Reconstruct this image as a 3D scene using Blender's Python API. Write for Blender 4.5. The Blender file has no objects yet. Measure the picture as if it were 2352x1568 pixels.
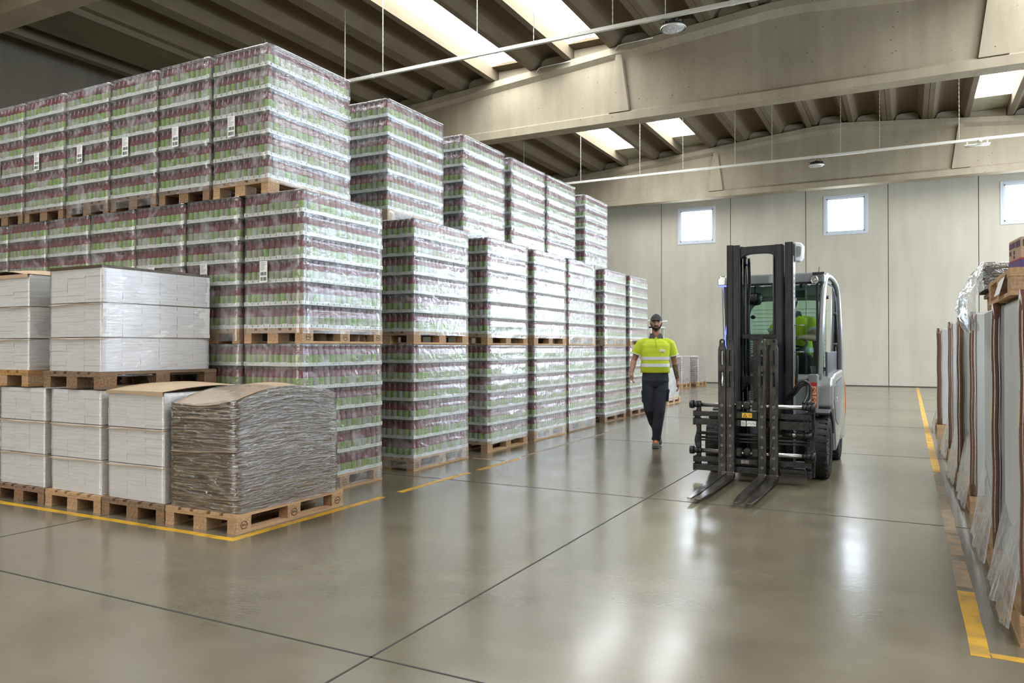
import bpy, bmesh, math, random
from mathutils import Vector, Matrix, noise as mnoise
R = math.radians
PI = math.pi
random.seed(7)
scene = bpy.context.scene
COL = scene.collection

# ------------------------------------------------------------------ camera, world, exposure
cam_d = bpy.data.cameras.new('camera')
cam = bpy.data.objects.new('camera', cam_d)
COL.objects.link(cam)
cam_d.sensor_width = 36.0
cam_d.lens = 36.0 * 1752.0 / 2352.0
cam_d.clip_end = 200
cam.location = (0, 0, 1.385)
cam.rotation_euler = (R(90 + 0.468), 0, R(27.455))
scene.camera = cam
scene.view_settings.view_transform = 'Standard'
scene.view_settings.look = 'None'
scene.view_settings.exposure = 0.0
scene.view_settings.gamma = 1.0
scene.view_settings.use_curve_mapping = False
scene.cycles.max_bounces = 9
scene.cycles.diffuse_bounces = 4
scene.cycles.glossy_bounces = 4
scene.cycles.transmission_bounces = 4
scene.cycles.transparent_max_bounces = 12
scene.cycles.sample_clamp_indirect = 6.0
scene.cycles.caustics_reflective = False
scene.cycles.caustics_refractive = False
scene.cycles.use_denoising = True
world = bpy.data.worlds.new('sky'); scene.world = world
world.use_nodes = True
_wn = world.node_tree.nodes; _wl = world.node_tree.links
_bg = _wn['Background']
_bg.inputs['Color'].default_value = (0.75, 0.87, 1.0, 1)
_bg.inputs['Strength'].default_value = 2.0
SKYLIGHT_L = 15.5      # radiance of the translucent roof lights under a bright sky
WINDOW_L = 12.0
DOOR_L = 20.0

# ------------------------------------------------------------------ materials
def mat(name, color, rough=0.6, metal=0.0, spec=0.5, noise=0.0, nscale=8.0, bump=0.0, bscale=30.0, color2=None,
        coat=0.0, emis=None, estr=0.0, stretch=(1,1,1), detail=4.0, contrast=(0.35,0.65), rnoise=0.0):
    m = bpy.data.materials.new(name); m.use_nodes = True
    nt = m.node_tree; n = nt.nodes; l = nt.links
    b = n['Principled BSDF']
    b.inputs['Base Color'].default_value = (*color, 1)
    b.inputs['Roughness'].default_value = rough
    b.inputs['Metallic'].default_value = metal
    b.inputs['Specular IOR Level'].default_value = spec
    if coat: b.inputs['Coat Weight'].default_value = coat
    if emis:
        b.inputs['Emission Color'].default_value = (*emis, 1); b.inputs['Emission Strength'].default_value = estr
    if noise or color2 or bump or rnoise:
        tc = n.new('ShaderNodeTexCoord'); mp = n.new('ShaderNodeMapping')
        mp.inputs['Scale'].default_value = stretch
        l.new(tc.outputs['Object'], mp.inputs['Vector'])
    if noise or color2:
        nz = n.new('ShaderNodeTexNoise'); nz.inputs['Scale'].default_value = nscale; nz.inputs['Detail'].default_value = detail
        l.new(mp.outputs['Vector'], nz.inputs['Vector'])
        cr = n.new('ShaderNodeValToRGB')
        cr.color_ramp.elements[0].position = contrast[0]; cr.color_ramp.elements[1].position = contrast[1]
        c2 = color2 if color2 else tuple(max(0, c * (1 - noise)) for c in color)
        cr.color_ramp.elements[0].color = (*c2, 1); cr.color_ramp.elements[1].color = (*color, 1)
        l.new(nz.outputs['Fac'], cr.inputs['Fac']); l.new(cr.outputs['Color'], b.inputs['Base Color'])
    if rnoise:
        nr = n.new('ShaderNodeTexNoise'); nr.inputs['Scale'].default_value = nscale * 1.7; nr.inputs['Detail'].default_value = 5
        l.new(mp.outputs['Vector'], nr.inputs['Vector'])
        mr = n.new('ShaderNodeMapRange'); mr.inputs['From Min'].default_value = 0.3; mr.inputs['From Max'].default_value = 0.7
        mr.inputs['To Min'].default_value = max(0, rough - rnoise); mr.inputs['To Max'].default_value = rough + rnoise
        l.new(nr.outputs['Fac'], mr.inputs['Value']); l.new(mr.outputs['Result'], b.inputs['Roughness'])
    if bump:
        nb = n.new('ShaderNodeTexNoise'); nb.inputs['Scale'].default_value = bscale; nb.inputs['Detail'].default_value = 5
        l.new(mp.outputs['Vector'], nb.inputs['Vector'])
        bp = n.new('ShaderNodeBump'); bp.inputs['Strength'].default_value = bump; bp.inputs['Distance'].default_value = 0.02
        l.new(nb.outputs['Fac'], bp.inputs['Height']); l.new(bp.outputs['Normal'], b.inputs['Normal'])
    return m

def emit(name, color, strength):
    m = bpy.data.materials.new(name); m.use_nodes = True
    nt = m.node_tree; nt.nodes.clear()
    e = nt.nodes.new('ShaderNodeEmission'); o = nt.nodes.new('ShaderNodeOutputMaterial')
    e.inputs['Color'].default_value = (*color, 1); e.inputs['Strength'].default_value = strength
    nt.links.new(e.outputs[0], o.inputs[0])
    return m

def film_mat(name, haze=0.04, streak=0.30, gloss=0.5, tint=(0.93,0.95,1.0), rough=0.16, stretch=(1.2,1.2,3), bump=0.6, bscale=7.0, nscale=3.5, lo=0.5, hi=0.8, diff=0.35, base=0.05):
    """clear stretch film: transparent, with a glossy coat that grows at grazing angles and milky folds"""
    m = bpy.data.materials.new(name); m.use_nodes = True
    nt = m.node_tree; n = nt.nodes; l = nt.links; n.clear()
    out = n.new('ShaderNodeOutputMaterial'); mix = n.new('ShaderNodeMixShader'); mix2 = n.new('ShaderNodeMixShader'); tr = n.new('ShaderNodeBsdfTransparent')
    tr.inputs['Color'].default_value = (0.97, 0.97, 0.98, 1)
    g = n.new('ShaderNodeBsdfGlossy'); g.inputs['Roughness'].default_value = rough; g.inputs['Color'].default_value = (1,1,1,1)
    d = n.new('ShaderNodeBsdfDiffuse'); d.inputs['Color'].default_value = (*tint,1)
    tc = n.new('ShaderNodeTexCoord'); oi = n.new('ShaderNodeObjectInfo'); va = n.new('ShaderNodeVectorMath'); va.operation = 'ADD'
    sc = n.new('ShaderNodeMath'); sc.operation = 'MULTIPLY'; sc.inputs[1].default_value = 50
    l.new(oi.outputs['Random'], sc.inputs[0]); l.new(tc.outputs['Object'], va.inputs[0]); l.new(sc.outputs[0], va.inputs[1])
    def noi(st, scale, det, dist, rot=(0,0,0)):
        mp = n.new('ShaderNodeMapping'); mp.inputs['Scale'].default_value = st; mp.inputs['Rotation'].default_value = rot
        l.new(va.outputs[0], mp.inputs['Vector'])
        z = n.new('ShaderNodeTexNoise'); z.inputs['Scale'].default_value = scale; z.inputs['Detail'].default_value = det; z.inputs['Distortion'].default_value = dist
        l.new(mp.outputs['Vector'], z.inputs['Vector']); return z
    nz = noi(stretch, nscale, 5, 0.8, (0.25,0.2,0))
    mr = n.new('ShaderNodeMapRange'); mr.inputs['From Min'].default_value = lo; mr.inputs['From Max'].default_value = hi
    mr.inputs['To Min'].default_value = haze; mr.inputs['To Max'].default_value = haze + streak
    l.new(nz.outputs['Fac'], mr.inputs['Value'])
    nb = noi(stretch, bscale, 4, 1.0, (0.3,-0.2,0))
    bp = n.new('ShaderNodeBump'); bp.inputs['Strength'].default_value = bump; bp.inputs['Distance'].default_value = 0.01
    l.new(nb.outputs['Fac'], bp.inputs['Height'])
    for x in (g, d): l.new(bp.outputs['Normal'], x.inputs['Normal'])
    lw = n.new('ShaderNodeLayerWeight'); lw.inputs['Blend'].default_value = 0.5; l.new(bp.outputs['Normal'], lw.inputs['Normal'])
    pw = n.new('ShaderNodeMath'); pw.operation = 'POWER'; pw.inputs[1].default_value = 2.2; l.new(lw.outputs['Facing'], pw.inputs[0])
    mu = n.new('ShaderNodeMath'); mu.operation = 'MULTIPLY_ADD'; mu.inputs[1].default_value = gloss; mu.inputs[2].default_value = base; mu.use_clamp = True
    l.new(pw.outputs[0], mu.inputs[0])
    # milky part
    l.new(mr.outputs['Result'], mix.inputs['Fac']); l.new(tr.outputs[0], mix.inputs[1]); l.new(d.outputs[0], mix.inputs[2])
    l.new(mu.outputs[0], mix2.inputs['Fac']); l.new(mix.outputs[0], mix2.inputs[1]); l.new(g.outputs[0], mix2.inputs[2])
    l.new(mix2.outputs[0], out.inputs[0])
    return m

def glass_mat(name, tint=(0.72,0.9,0.84), fac=0.12):
    m = bpy.data.materials.new(name); m.use_nodes = True
    nt = m.node_tree; n = nt.nodes; l = nt.links; n.clear()
    out = n.new('ShaderNodeOutputMaterial'); mix = n.new('ShaderNodeMixShader'); tr = n.new('ShaderNodeBsdfTransparent')
    tr.inputs['Color'].default_value = (*tint, 1)
    g = n.new('ShaderNodeBsdfGlossy'); g.inputs['Roughness'].default_value = 0.03
    fr = n.new('ShaderNodeFresnel'); fr.inputs['IOR'].default_value = 1.45
    ad = n.new('ShaderNodeMath'); ad.operation = 'ADD'; ad.inputs[1].default_value = fac * 0.3
    l.new(fr.outputs[0], ad.inputs[0]); l.new(ad.outputs[0], mix.inputs['Fac'])
    l.new(tr.outputs[0], mix.inputs[1]); l.new(g.outputs[0], mix.inputs[2]); l.new(mix.outputs[0], out.inputs[0])
    return m

M = {}
def concrete(name, c1, c2, streak_axis=2, pits=0.0, rough=0.9):
    """cast concrete: broad stains, fine grain, vertical streaks and small dark pits"""
    m = bpy.data.materials.new(name); m.use_nodes = True
    nt = m.node_tree; n = nt.nodes; l = nt.links; b = n['Principled BSDF']
    b.inputs['Roughness'].default_value = rough; b.inputs['Specular IOR Level'].default_value = 0.25
    tc = n.new('ShaderNodeTexCoord')
    def nzf(scale, st, det=5):
        mp = n.new('ShaderNodeMapping'); mp.inputs['Scale'].default_value = st; l.new(tc.outputs['Object'], mp.inputs['Vector'])
        z = n.new('ShaderNodeTexNoise'); z.inputs['Scale'].default_value = scale; z.inputs['Detail'].default_value = det
        l.new(mp.outputs['Vector'], z.inputs['Vector']); return z
    st = [1,1,1]; st[streak_axis] = 0.12
    a = nzf(0.7, (1,1,1)); c = nzf(3.0, tuple(st), 6); d = nzf(22, (1,1,1), 3)
    m1 = n.new('ShaderNodeMath'); m1.operation = 'ADD'; l.new(a.outputs['Fac'], m1.inputs[0]); l.new(c.outputs['Fac'], m1.inputs[1])
    m2 = n.new('ShaderNodeMath'); m2.operation = 'MULTIPLY_ADD'; m2.inputs[1].default_value = 0.3; l.new(d.outputs['Fac'], m2.inputs[0]); l.new(m1.outputs[0], m2.inputs[2])
    cr = n.new('ShaderNodeValToRGB'); cr.color_ramp.elements[0].position = 0.0; cr.color_ramp.elements[1].position = 1.0
    mr = n.new('ShaderNodeMapRange'); mr.inputs['From Min'].default_value = 0.8; mr.inputs['From Max'].default_value = 1.5
    l.new(m2.outputs[0], mr.inputs['Value']); l.new(mr.outputs['Result'], cr.inputs['Fac'])
    cr.color_ramp.elements[0].color = (*c2, 1); cr.color_ramp.elements[1].color = (*c1, 1)
    src = cr.outputs['Color']
    if pits:
        v = n.new('ShaderNodeTexVoronoi'); v.inputs['Scale'].default_value = 5.0; v.inputs['Randomness'].default_value = 1.0
        l.new(tc.outputs['Object'], v.inputs['Vector'])
        lt = n.new('ShaderNodeMath'); lt.operation = 'LESS_THAN'; lt.inputs[1].default_value = pits
        l.new(v.outputs['Distance'], lt.inputs[0])
        mx = n.new('ShaderNodeMix'); mx.data_type = 'RGBA'; mx.inputs['B'].default_value = (c2[0]*.45, c2[1]*.42, c2[2]*.4, 1)
        l.new(lt.outputs[0], mx.inputs['Factor']); l.new(src, mx.inputs['A']); src = mx.outputs['Result']
    l.new(src, b.inputs['Base Color'])
    bp = n.new('ShaderNodeBump'); bp.inputs['Strength'].default_value = 0.15; bp.inputs['Distance'].default_value = 0.01
    l.new(d.outputs['Fac'], bp.inputs['Height']); l.new(bp.outputs['Normal'], b.inputs['Normal'])
    return m

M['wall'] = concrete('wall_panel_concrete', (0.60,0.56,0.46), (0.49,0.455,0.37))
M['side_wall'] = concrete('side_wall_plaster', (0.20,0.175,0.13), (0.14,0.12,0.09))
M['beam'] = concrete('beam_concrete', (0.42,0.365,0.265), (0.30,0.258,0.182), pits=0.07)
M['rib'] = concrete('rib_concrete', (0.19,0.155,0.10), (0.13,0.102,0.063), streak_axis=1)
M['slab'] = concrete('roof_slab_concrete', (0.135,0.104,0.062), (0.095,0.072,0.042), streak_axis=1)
M['seam'] = mat('seam_filler', (0.06,0.055,0.05), 0.9)

def floor_mat():
    m = bpy.data.materials.new('polished_floor'); m.use_nodes = True
    nt = m.node_tree; n = nt.nodes; l = nt.links; b = n['Principled BSDF']
    tc = n.new('ShaderNodeTexCoord')
    def nz(scale, st=(1,1,1), det=5, dist=0):
        mp = n.new('ShaderNodeMapping'); mp.inputs['Scale'].default_value = st; l.new(tc.outputs['Object'], mp.inputs['Vector'])
        z = n.new('ShaderNodeTexNoise'); z.inputs['Scale'].default_value = scale; z.inputs['Detail'].default_value = det; z.inputs['Distortion'].default_value = dist
        l.new(mp.outputs['Vector'], z.inputs['Vector']); return z
    a = nz(0.45, det=4, dist=0.0); c = nz(2.0, (1,1,1), 5, 0.0); d = nz(40, (1,1,1), 3)
    s = nz(1.6, (0.25,3,1), 5)
    m1 = n.new('ShaderNodeMath'); m1.operation = 'MULTIPLY_ADD'; m1.inputs[1].default_value = 0.8; l.new(c.outputs['Fac'], m1.inputs[0]); l.new(a.outputs['Fac'], m1.inputs[2])
    m2 = n.new('ShaderNodeMath'); m2.operation = 'MULTIPLY_ADD'; m2.inputs[1].default_value = 0.25; l.new(s.outputs['Fac'], m2.inputs[0]); l.new(m1.outputs[0], m2.inputs[2])
    mr = n.new('ShaderNodeMapRange'); mr.inputs['From Min'].default_value = 0.6; mr.inputs['From Max'].default_value = 1.45
    l.new(m2.outputs[0], mr.inputs['Value'])
    cr = n.new('ShaderNodeValToRGB'); cr.color_ramp.elements[0].color = (0.113,0.097,0.062,1); cr.color_ramp.elements[1].color = (0.215,0.187,0.125,1)
    l.new(mr.outputs['Result'], cr.inputs['Fac'])
    l.new(cr.outputs['Color'], b.inputs['Base Color'])
    r = n.new('ShaderNodeMapRange'); r.inputs['From Min'].default_value = 0.3; r.inputs['From Max'].default_value = 0.7
    r.inputs['To Min'].default_value = 0.20; r.inputs['To Max'].default_value = 0.27
    l.new(c.outputs['Fac'], r.inputs['Value']); l.new(r.outputs['Result'], b.inputs['Roughness'])
    b.inputs['Specular IOR Level'].default_value = 0.75
    b.inputs['Coat Weight'].default_value = 0.30; b.inputs['Coat Roughness'].default_value = 0.14
    bp = n.new('ShaderNodeBump'); bp.inputs['Strength'].default_value = 0.06; bp.inputs['Distance'].default_value = 0.01
    l.new(d.outputs['Fac'], bp.inputs['Height']); l.new(bp.outputs['Normal'], b.inputs['Normal'])
    return m
M['floor'] = floor_mat()
M['joint'] = mat('floor_joint_tar', (0.035,0.033,0.03), 0.8)
M['skylight'] = emit('translucent_roof_light', (0.93,0.97,1.0), SKYLIGHT_L)
M['skylight_off'] = mat('roof_light_blind', (0.50,0.49,0.36), 0.6, noise=0.25, nscale=2)
M['daylight'] = emit('bright_window_glass', (0.80,0.89,1.0), WINDOW_L)
M['daylight_door'] = emit('daylight_door_sheet', (0.72,0.85,1.0), DOOR_L)
M['front_fill'] = emit('front_fill_sheet', (1.0,0.96,0.88), 9.0)  # added fill glow behind the camera, brightens the faces turned to it
M['highlight_glow'] = emit('highlight_glow_sheet', (0.72,0.84,1.0), 24.0)  # added glow out of view, mirrored as highlights in the film
M['white_frame'] = mat('white_window_frame', (0.62,0.66,0.72), 0.4)
M['galv'] = mat('galvanised_rail', (0.72,0.71,0.64), 0.45, metal=0.35)
M['chain'] = mat('hanger_chain', (0.55,0.53,0.46), 0.5, metal=0.3)
M['black'] = mat('black_plastic', (0.02,0.02,0.022), 0.45)
M['lamp_glass'] = mat('lamp_lens', (0.75,0.77,0.78), 0.15, noise=0.4, nscale=30)
M['tube'] = mat('tube_lamp_white', (0.85,0.85,0.8), 0.3)

def wood(name, c1, c2, axis=1):
    st = [10,10,10]; st[axis] = 0.8
    return mat(name, c1, 0.75, color2=c2, nscale=3.5, stretch=tuple(st), detail=5, bump=0.15, bscale=6, spec=0.2)
M['wood'] = wood('pallet_wood_fresh', (0.58,0.39,0.22), (0.43,0.27,0.14))
M['wood_x'] = wood('pallet_wood_fresh_cross', (0.55,0.37,0.21), (0.40,0.25,0.13), 0)
M['wood_old'] = wood('pallet_wood_weathered', (0.30,0.20,0.13), (0.18,0.12,0.08))
M['wood_warm'] = wood('pallet_wood_amber', (0.52,0.30,0.12), (0.36,0.19,0.07))
M['block'] = mat('pressed_chip_block', (0.52,0.35,0.21), 0.85, color2=(0.36,0.23,0.13), nscale=60, detail=3, spec=0.2)
M['block_old'] = mat('pressed_chip_block_dark', (0.33,0.21,0.12), 0.85, color2=(0.2,0.12,0.07), nscale=60, detail=3, spec=0.2)
M['brand'] = mat('burnt_mark', (0.05,0.03,0.02), 0.8)
M['juice'] = mat('red_juice', (0.21,0.014,0.022), 0.14, spec=0.6, color2=(0.11,0.008,0.013), nscale=6)
M['cap'] = mat('bottle_cap', (0.13,0.10,0.10), 0.35)
M['label_green'] = mat('bright_green_label', (0.20,0.37,0.04), 0.5, color2=(0.31,0.43,0.13), nscale=35, stretch=(1,1,1.5))
M['label_pale'] = mat('pale_back_label', (0.41,0.44,0.31), 0.5, color2=(0.33,0.35,0.25), nscale=60, stretch=(1,1,4))
M['label_text'] = mat('label_dark_print', (0.45,0.16,0.10), 0.5)

def tray_mat():
    m = mat('white_card_tray', (0.80,0.83,0.80), 0.55)
    nt = m.node_tree; n = nt.nodes; l = nt.links; b = n['Principled BSDF']
    tc = n.new('ShaderNodeTexCoord'); mp = n.new('ShaderNodeMapping'); mp.inputs['Scale'].default_value = (70,70,160)
    l.new(tc.outputs['Object'], mp.inputs['Vector'])
    z = n.new('ShaderNodeTexNoise'); z.inputs['Scale'].default_value = 1.0; z.inputs['Detail'].default_value = 1; l.new(mp.outputs['Vector'], z.inputs['Vector'])
    gt = n.new('ShaderNodeMath'); gt.operation = 'GREATER_THAN'; gt.inputs[1].default_value = 0.50; l.new(z.outputs['Fac'], gt.inputs[0])
    sp = n.new('ShaderNodeSeparateXYZ'); l.new(tc.outputs['Object'], sp.inputs[0])
    def band(out, lo, hi):
        g = n.new('ShaderNodeMath'); g.operation = 'GREATER_THAN'; g.inputs[1].default_value = lo; l.new(out, g.inputs[0])
        h = n.new('ShaderNodeMath'); h.operation = 'LESS_THAN'; h.inputs[1].default_value = hi; l.new(out, h.inputs[0])
        q = n.new('ShaderNodeMath'); q.operation = 'MULTIPLY'; l.new(g.outputs[0], q.inputs[0]); l.new(h.outputs[0], q.inputs[1]); return q
    bz = band(sp.outputs['Z'], 0.014, 0.030)
    # a centred line of print on every wall of the tray
    ab = n.new('ShaderNodeMath'); ab.operation = 'MULTIPLY'; l.new(sp.outputs['X'], ab.inputs[0]); l.new(sp.outputs['Y'], ab.inputs[1])
    q = n.new('ShaderNodeMath'); q.operation = 'MULTIPLY'; l.new(bz.outputs[0], q.inputs[0]); l.new(gt.outputs[0], q.inputs[1])
    aa = n.new('ShaderNodeMath'); aa.operation = 'ABSOLUTE'; l.new(ab.outputs[0], aa.inputs[0])
    lim = n.new('ShaderNodeMath'); lim.operation = 'LESS_THAN'; lim.inputs[1].default_value = 0.0095; l.new(aa.outputs[0], lim.inputs[0])
    q2 = n.new('ShaderNodeMath'); q2.operation = 'MULTIPLY'; l.new(q.outputs[0], q2.inputs[0]); l.new(lim.outputs[0], q2.inputs[1])
    q3 = n.new('ShaderNodeMath'); q3.operation = 'MULTIPLY'; q3.inputs[1].default_value = 0.75; l.new(q2.outputs[0], q3.inputs[0])
    mx = n.new('ShaderNodeMix'); mx.data_type = 'RGBA'; mx.inputs['A'].default_value = (0.80,0.83,0.80,1); mx.inputs['B'].default_value = (0.35,0.52,0.42,1)
    l.new(q3.outputs[0], mx.inputs['Factor']); l.new(mx.outputs['Result'], b.inputs['Base Color'])
    return m
M['tray'] = tray_mat()
M['film_bottle'] = film_mat('stretch_film_over_bottles', haze=0.055, streak=0.30, gloss=0.85, rough=0.24, stretch=(1.3,1.3,1.6), bump=0.7, bscale=6, nscale=4, lo=.50, hi=.76, base=.065)
M['film_clear'] = film_mat('clear_stretch_film', haze=0.03, streak=0.22, gloss=0.6, tint=(.97,.97,1), rough=0.14, stretch=(1.5,1.5,9), bump=0.5, bscale=5, nscale=3, lo=.55, hi=.8, base=.06)
M['film_card'] = film_mat('stretch_film_over_cardboard', haze=0.01, streak=0.16, gloss=1.0, rough=0.12, stretch=(1.2,1.2,9), bump=2.6, bscale=5, nscale=3, lo=.58, hi=.8, base=.17)
M['film_milky'] = film_mat('milky_stretch_film', haze=0.22, streak=0.35, gloss=0.7, tint=(0.72,0.77,0.80), rough=0.14, stretch=(2,2,2), bump=0.8, bscale=5, base=.08)
M['film_white'] = film_mat('white_stretch_film', haze=0.80, streak=0.15, gloss=0.95, tint=(0.66,0.68,0.68), rough=0.11, stretch=(.8,.8,.8), bump=0.25, bscale=3, base=.04)
M['paper'] = mat('white_paper_bundle', (0.90,0.89,0.87), 0.6, color2=(0.84,0.83,0.80), nscale=4, stretch=(1,1,12))
M['card'] = mat('brown_cardboard', (0.52,0.38,0.25), 0.75, noise=0.12, nscale=5, spec=0.2)
M['card_edge'] = mat('corrugated_edge', (0.115,0.083,0.053), 0.85, noise=0.35, nscale=60, stretch=(1,1,3), spec=0.2)
M['brown_board'] = mat('brown_corner_board', (0.15,0.075,0.048), 0.22, coat=0.6, noise=0.15, nscale=10, bump=0.1, bscale=12, stretch=(2,2,5))
M['label'] = mat('white_paper_label', (0.86,0.86,0.84), 0.6)
M['ink'] = mat('black_ink', (0.03,0.03,0.03), 0.6)
M['yellow'] = mat('yellow_floor_paint', (0.72,0.40,0.03), 0.35, color2=(0.45,0.26,0.05), nscale=6, contrast=(0.36,0.52), rnoise=0.1)
M['yellow_worn'] = mat('worn_floor_paint', (0.46,0.30,0.15), 0.35, color2=(0.26,0.22,0.16), nscale=7, contrast=(0.40,0.60))

# ------------------------------------------------------------------ mesh builder
class MB:
    def __init__(s): s.v = []; s.f = []; s.m = []; s.s = []
    def vert(s, p): s.v.append(tuple(p)); return len(s.v) - 1
    def face(s, idx, m=0, smooth=False): s.f.append(tuple(idx)); s.m.append(m); s.s.append(smooth)
    def box(s, x0, x1, y0, y1, z0, z1, m=0, T=None):
        b = len(s.v)
        for z in (z0, z1):
            for x, y in ((x0,y0),(x1,y0),(x1,y1),(x0,y1)):
                p = Vector((x,y,z)); s.v.append(tuple(T @ p if T else p))
        for q in ((0,3,2,1),(4,5,6,7),(0,1,5,4),(1,2,6,5),(2,3,7,6),(3,0,4,7)): s.face([b+i for i in q], m)
        return s
    def prism(s, poly, axis, a, b_, m=0, T=None):
        """poly: 2D points; axis 'x','y','z' = extrusion axis; the other two axes in xyz order"""
        b = len(s.v); n = len(poly)
        for t in (a, b_):
            for u, w in poly:
                p = {'x': (t,u,w), 'y': (u,t,w), 'z': (u,w,t)}[axis]
                s.v.append(tuple(T @ Vector(p) if T else p))
        s.face([b+i for i in range(n)][::-1], m); s.face([b+n+i for i in range(n)], m)
        for i in range(n):
            j = (i+1) % n; s.face((b+i, b+j, b+n+j, b+n+i), m)
        return s
    def cyl(s, p, q, r, r2=None, n=16, m=0, caps=True, smooth=True):
        p = Vector(p); q = Vector(q); r2 = r if r2 is None else r2
        d = (q-p).normalized(); u = d.orthogonal().normalized(); w = d.cross(u); b = len(s.v)
        for c, rr in ((p,r),(q,r2)):
            for i in range(n):
                a = 2*PI*i/n; s.v.append(tuple(c + (u*math.cos(a)+w*math.sin(a))*rr))
        for i in range(n):
            j = (i+1) % n; s.face((b+i,b+j,b+n+j,b+n+i), m, smooth)
        if caps:
            s.face([b+i for i in range(n)][::-1], m); s.face([b+n+i for i in range(n)], m)
        return s
    def tube(s, pts, r, n=8, m=0, caps=True, flat=1.0):
        """r number or list; smooth tube through points"""
        pts = [Vector(p) for p in pts]; k = len(pts); rs = r if isinstance(r, (list,tuple)) else [r]*k
        b = len(s.v); t0 = (pts[1]-pts[0]).normalized(); u = t0.orthogonal().normalized()
        for i, p in enumerate(pts):
            t = (pts[min(i+1,k-1)] - pts[max(i-1,0)]).normalized()
            u = (u - t*u.dot(t)).normalized(); w = t.cross(u)
            rr = rs[i]; ra, rb = rr if isinstance(rr, tuple) else (rr, rr*flat)
            for j in range(n):
                a = 2*PI*j/n; s.v.append(tuple(p + u*math.cos(a)*ra + w*math.sin(a)*rb))
        for i in range(k-1):
            for j in range(n):
                j2 = (j+1) % n; s.face((b+i*n+j, b+i*n+j2, b+(i+1)*n+j2, b+(i+1)*n+j), m, True)
        if caps:
            s.face([b+j for j in range(n)][::-1], m, True); s.face([b+(k-1)*n+j for j in range(n)], m, True)
        return s
    def lathe(s, prof, c=(0,0,0), n=16, m=0, ms=None, seg_m=None, a0=0.0, smooth=True, caps=True):
        b = len(s.v); k = len(prof); c = Vector(c)
        for r, z in prof:
            for j in range(n):
                a = a0 + 2*PI*j/n; s.v.append((c.x+r*math.cos(a), c.y+r*math.sin(a), c.z+z))
        for i in range(k-1):
            for j in range(n):
                j2 = (j+1) % n
                mm = seg_m(i, j) if seg_m else (ms[i] if ms else m)
                s.face((b+i*n+j, b+i*n+j2, b+(i+1)*n+j2, b+(i+1)*n+j), mm, smooth)
        if caps:
            s.face([b+j for j in range(n)][::-1], ms[0] if ms else m); s.face([b+(k-1)*n+j for j in range(n)], ms[-1] if ms else m)
        return s
    def rings(s, rings, m=0, caps=True, smooth=True):
        """rings: list of equal-length point lists"""
        b = len(s.v); n = len(rings[0]); k = len(rings)
        for rg in rings:
            for p in rg: s.v.append(tuple(p))
        for i in range(k-1):
            for j in range(n):
                j2 = (j+1) % n; s.face((b+i*n+j, b+i*n+j2, b+(i+1)*n+j2, b+(i+1)*n+j), m, smooth)
        if caps:
            s.face([b+j for j in range(n)][::-1], m, smooth); s.face([b+(k-1)*n+j for j in range(n)], m, smooth)
        return s
    def grid(s, fn, nu, nv, m=0, smooth=True):
        b = len(s.v)
        for i in range(nu+1):
            for j in range(nv+1): s.v.append(tuple(fn(i/nu, j/nv)))
        for i in range(nu):
            for j in range(nv):
                a = b+i*(nv+1)+j; s.face((a, a+nv+1, a+nv+2, a+1), m, smooth)
        return s
    def mesh(s, name, mats):
        me = bpy.data.meshes.new(name); me.from_pydata(s.v, [], s.f)
        for mm in (mats if isinstance(mats, (list,tuple)) else [mats]): me.materials.append(mm)
        me.polygons.foreach_set('material_index', s.m); me.polygons.foreach_set('use_smooth', s.s)
        me.update(); return me
    def build(s, name, mats, parent=None, loc=None, bevel=0.0, label=None, segs=2):
        o = bpy.data.objects.new(name, s.mesh(name, mats)); COL.objects.link(o)
        if parent: o.parent = parent
        if loc: o.location = loc
        if bevel:
            md = o.modifiers.new('bevel', 'BEVEL'); md.width = bevel; md.segments = segs; md.limit_method = 'ANGLE'; md.angle_limit = R(40)
        if label: o['label'] = label
        return o

def thing(name, label, cat, loc=(0,0,0), rz=0.0, group=None):
    o = bpy.data.objects.new(name, None); COL.objects.link(o); o.location = loc; o.rotation_euler = (0,0,rz)
    o.empty_display_size = 0.1
    o['label'] = label; o['category'] = cat
    if group: o['group'] = group
    return o
def tag(o, label, cat, group=None, kind=None):
    o['label'] = label; o['category'] = cat
    if group: o['group'] = group
    if kind: o['kind'] = kind
    return o
def structure(o): o['kind'] = 'structure'; return o
def inst(name, me, parent=None, loc=(0,0,0), rz=0.0):
    o = bpy.data.objects.new(name, me); COL.objects.link(o)
    if parent: o.parent = parent
    o.location = loc
    if rz: o.rotation_euler = (0,0,rz)
    return o
def N(*a): return mnoise.noise(Vector(a))
def text_mesh(body, size, name, m, parent=None, loc=(0,0,0), rot=(0,0,0), depth=0.001, shear=0.0, sx=1.0):
    c = bpy.data.curves.new(name, 'FONT'); c.body = body; c.size = size; c.extrude = depth; c.align_x = 'CENTER'; c.align_y = 'CENTER'; c.shear = shear
    o = bpy.data.objects.new(name, c); COL.objects.link(o)
    bpy.context.view_layer.update()
    me = bpy.data.meshes.new_from_object(o.evaluated_get(bpy.context.evaluated_depsgraph_get()))
    COL.objects.unlink(o); bpy.data.objects.remove(o); bpy.data.curves.remove(c)
    me.materials.clear(); me.materials.append(m)
    t = bpy.data.objects.new(name, me); COL.objects.link(t)
    if parent: t.parent = parent
    t.location = loc; t.rotation_euler = rot; t.scale = (sx,1,1)
    return t

# ------------------------------------------------------------------ the hall
XL, XR, YB, YF = -18.1, 13.2, -8.0, 30.2      # side walls, wall behind the camera, back wall
AP, ZA, SL = -2.45, 9.35, 0.09                # roof apex x, beam top at apex, slope
def ztop(x): return ZA - SL*abs(x-AP)
HB = 7.10                                     # underside of the beams

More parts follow.
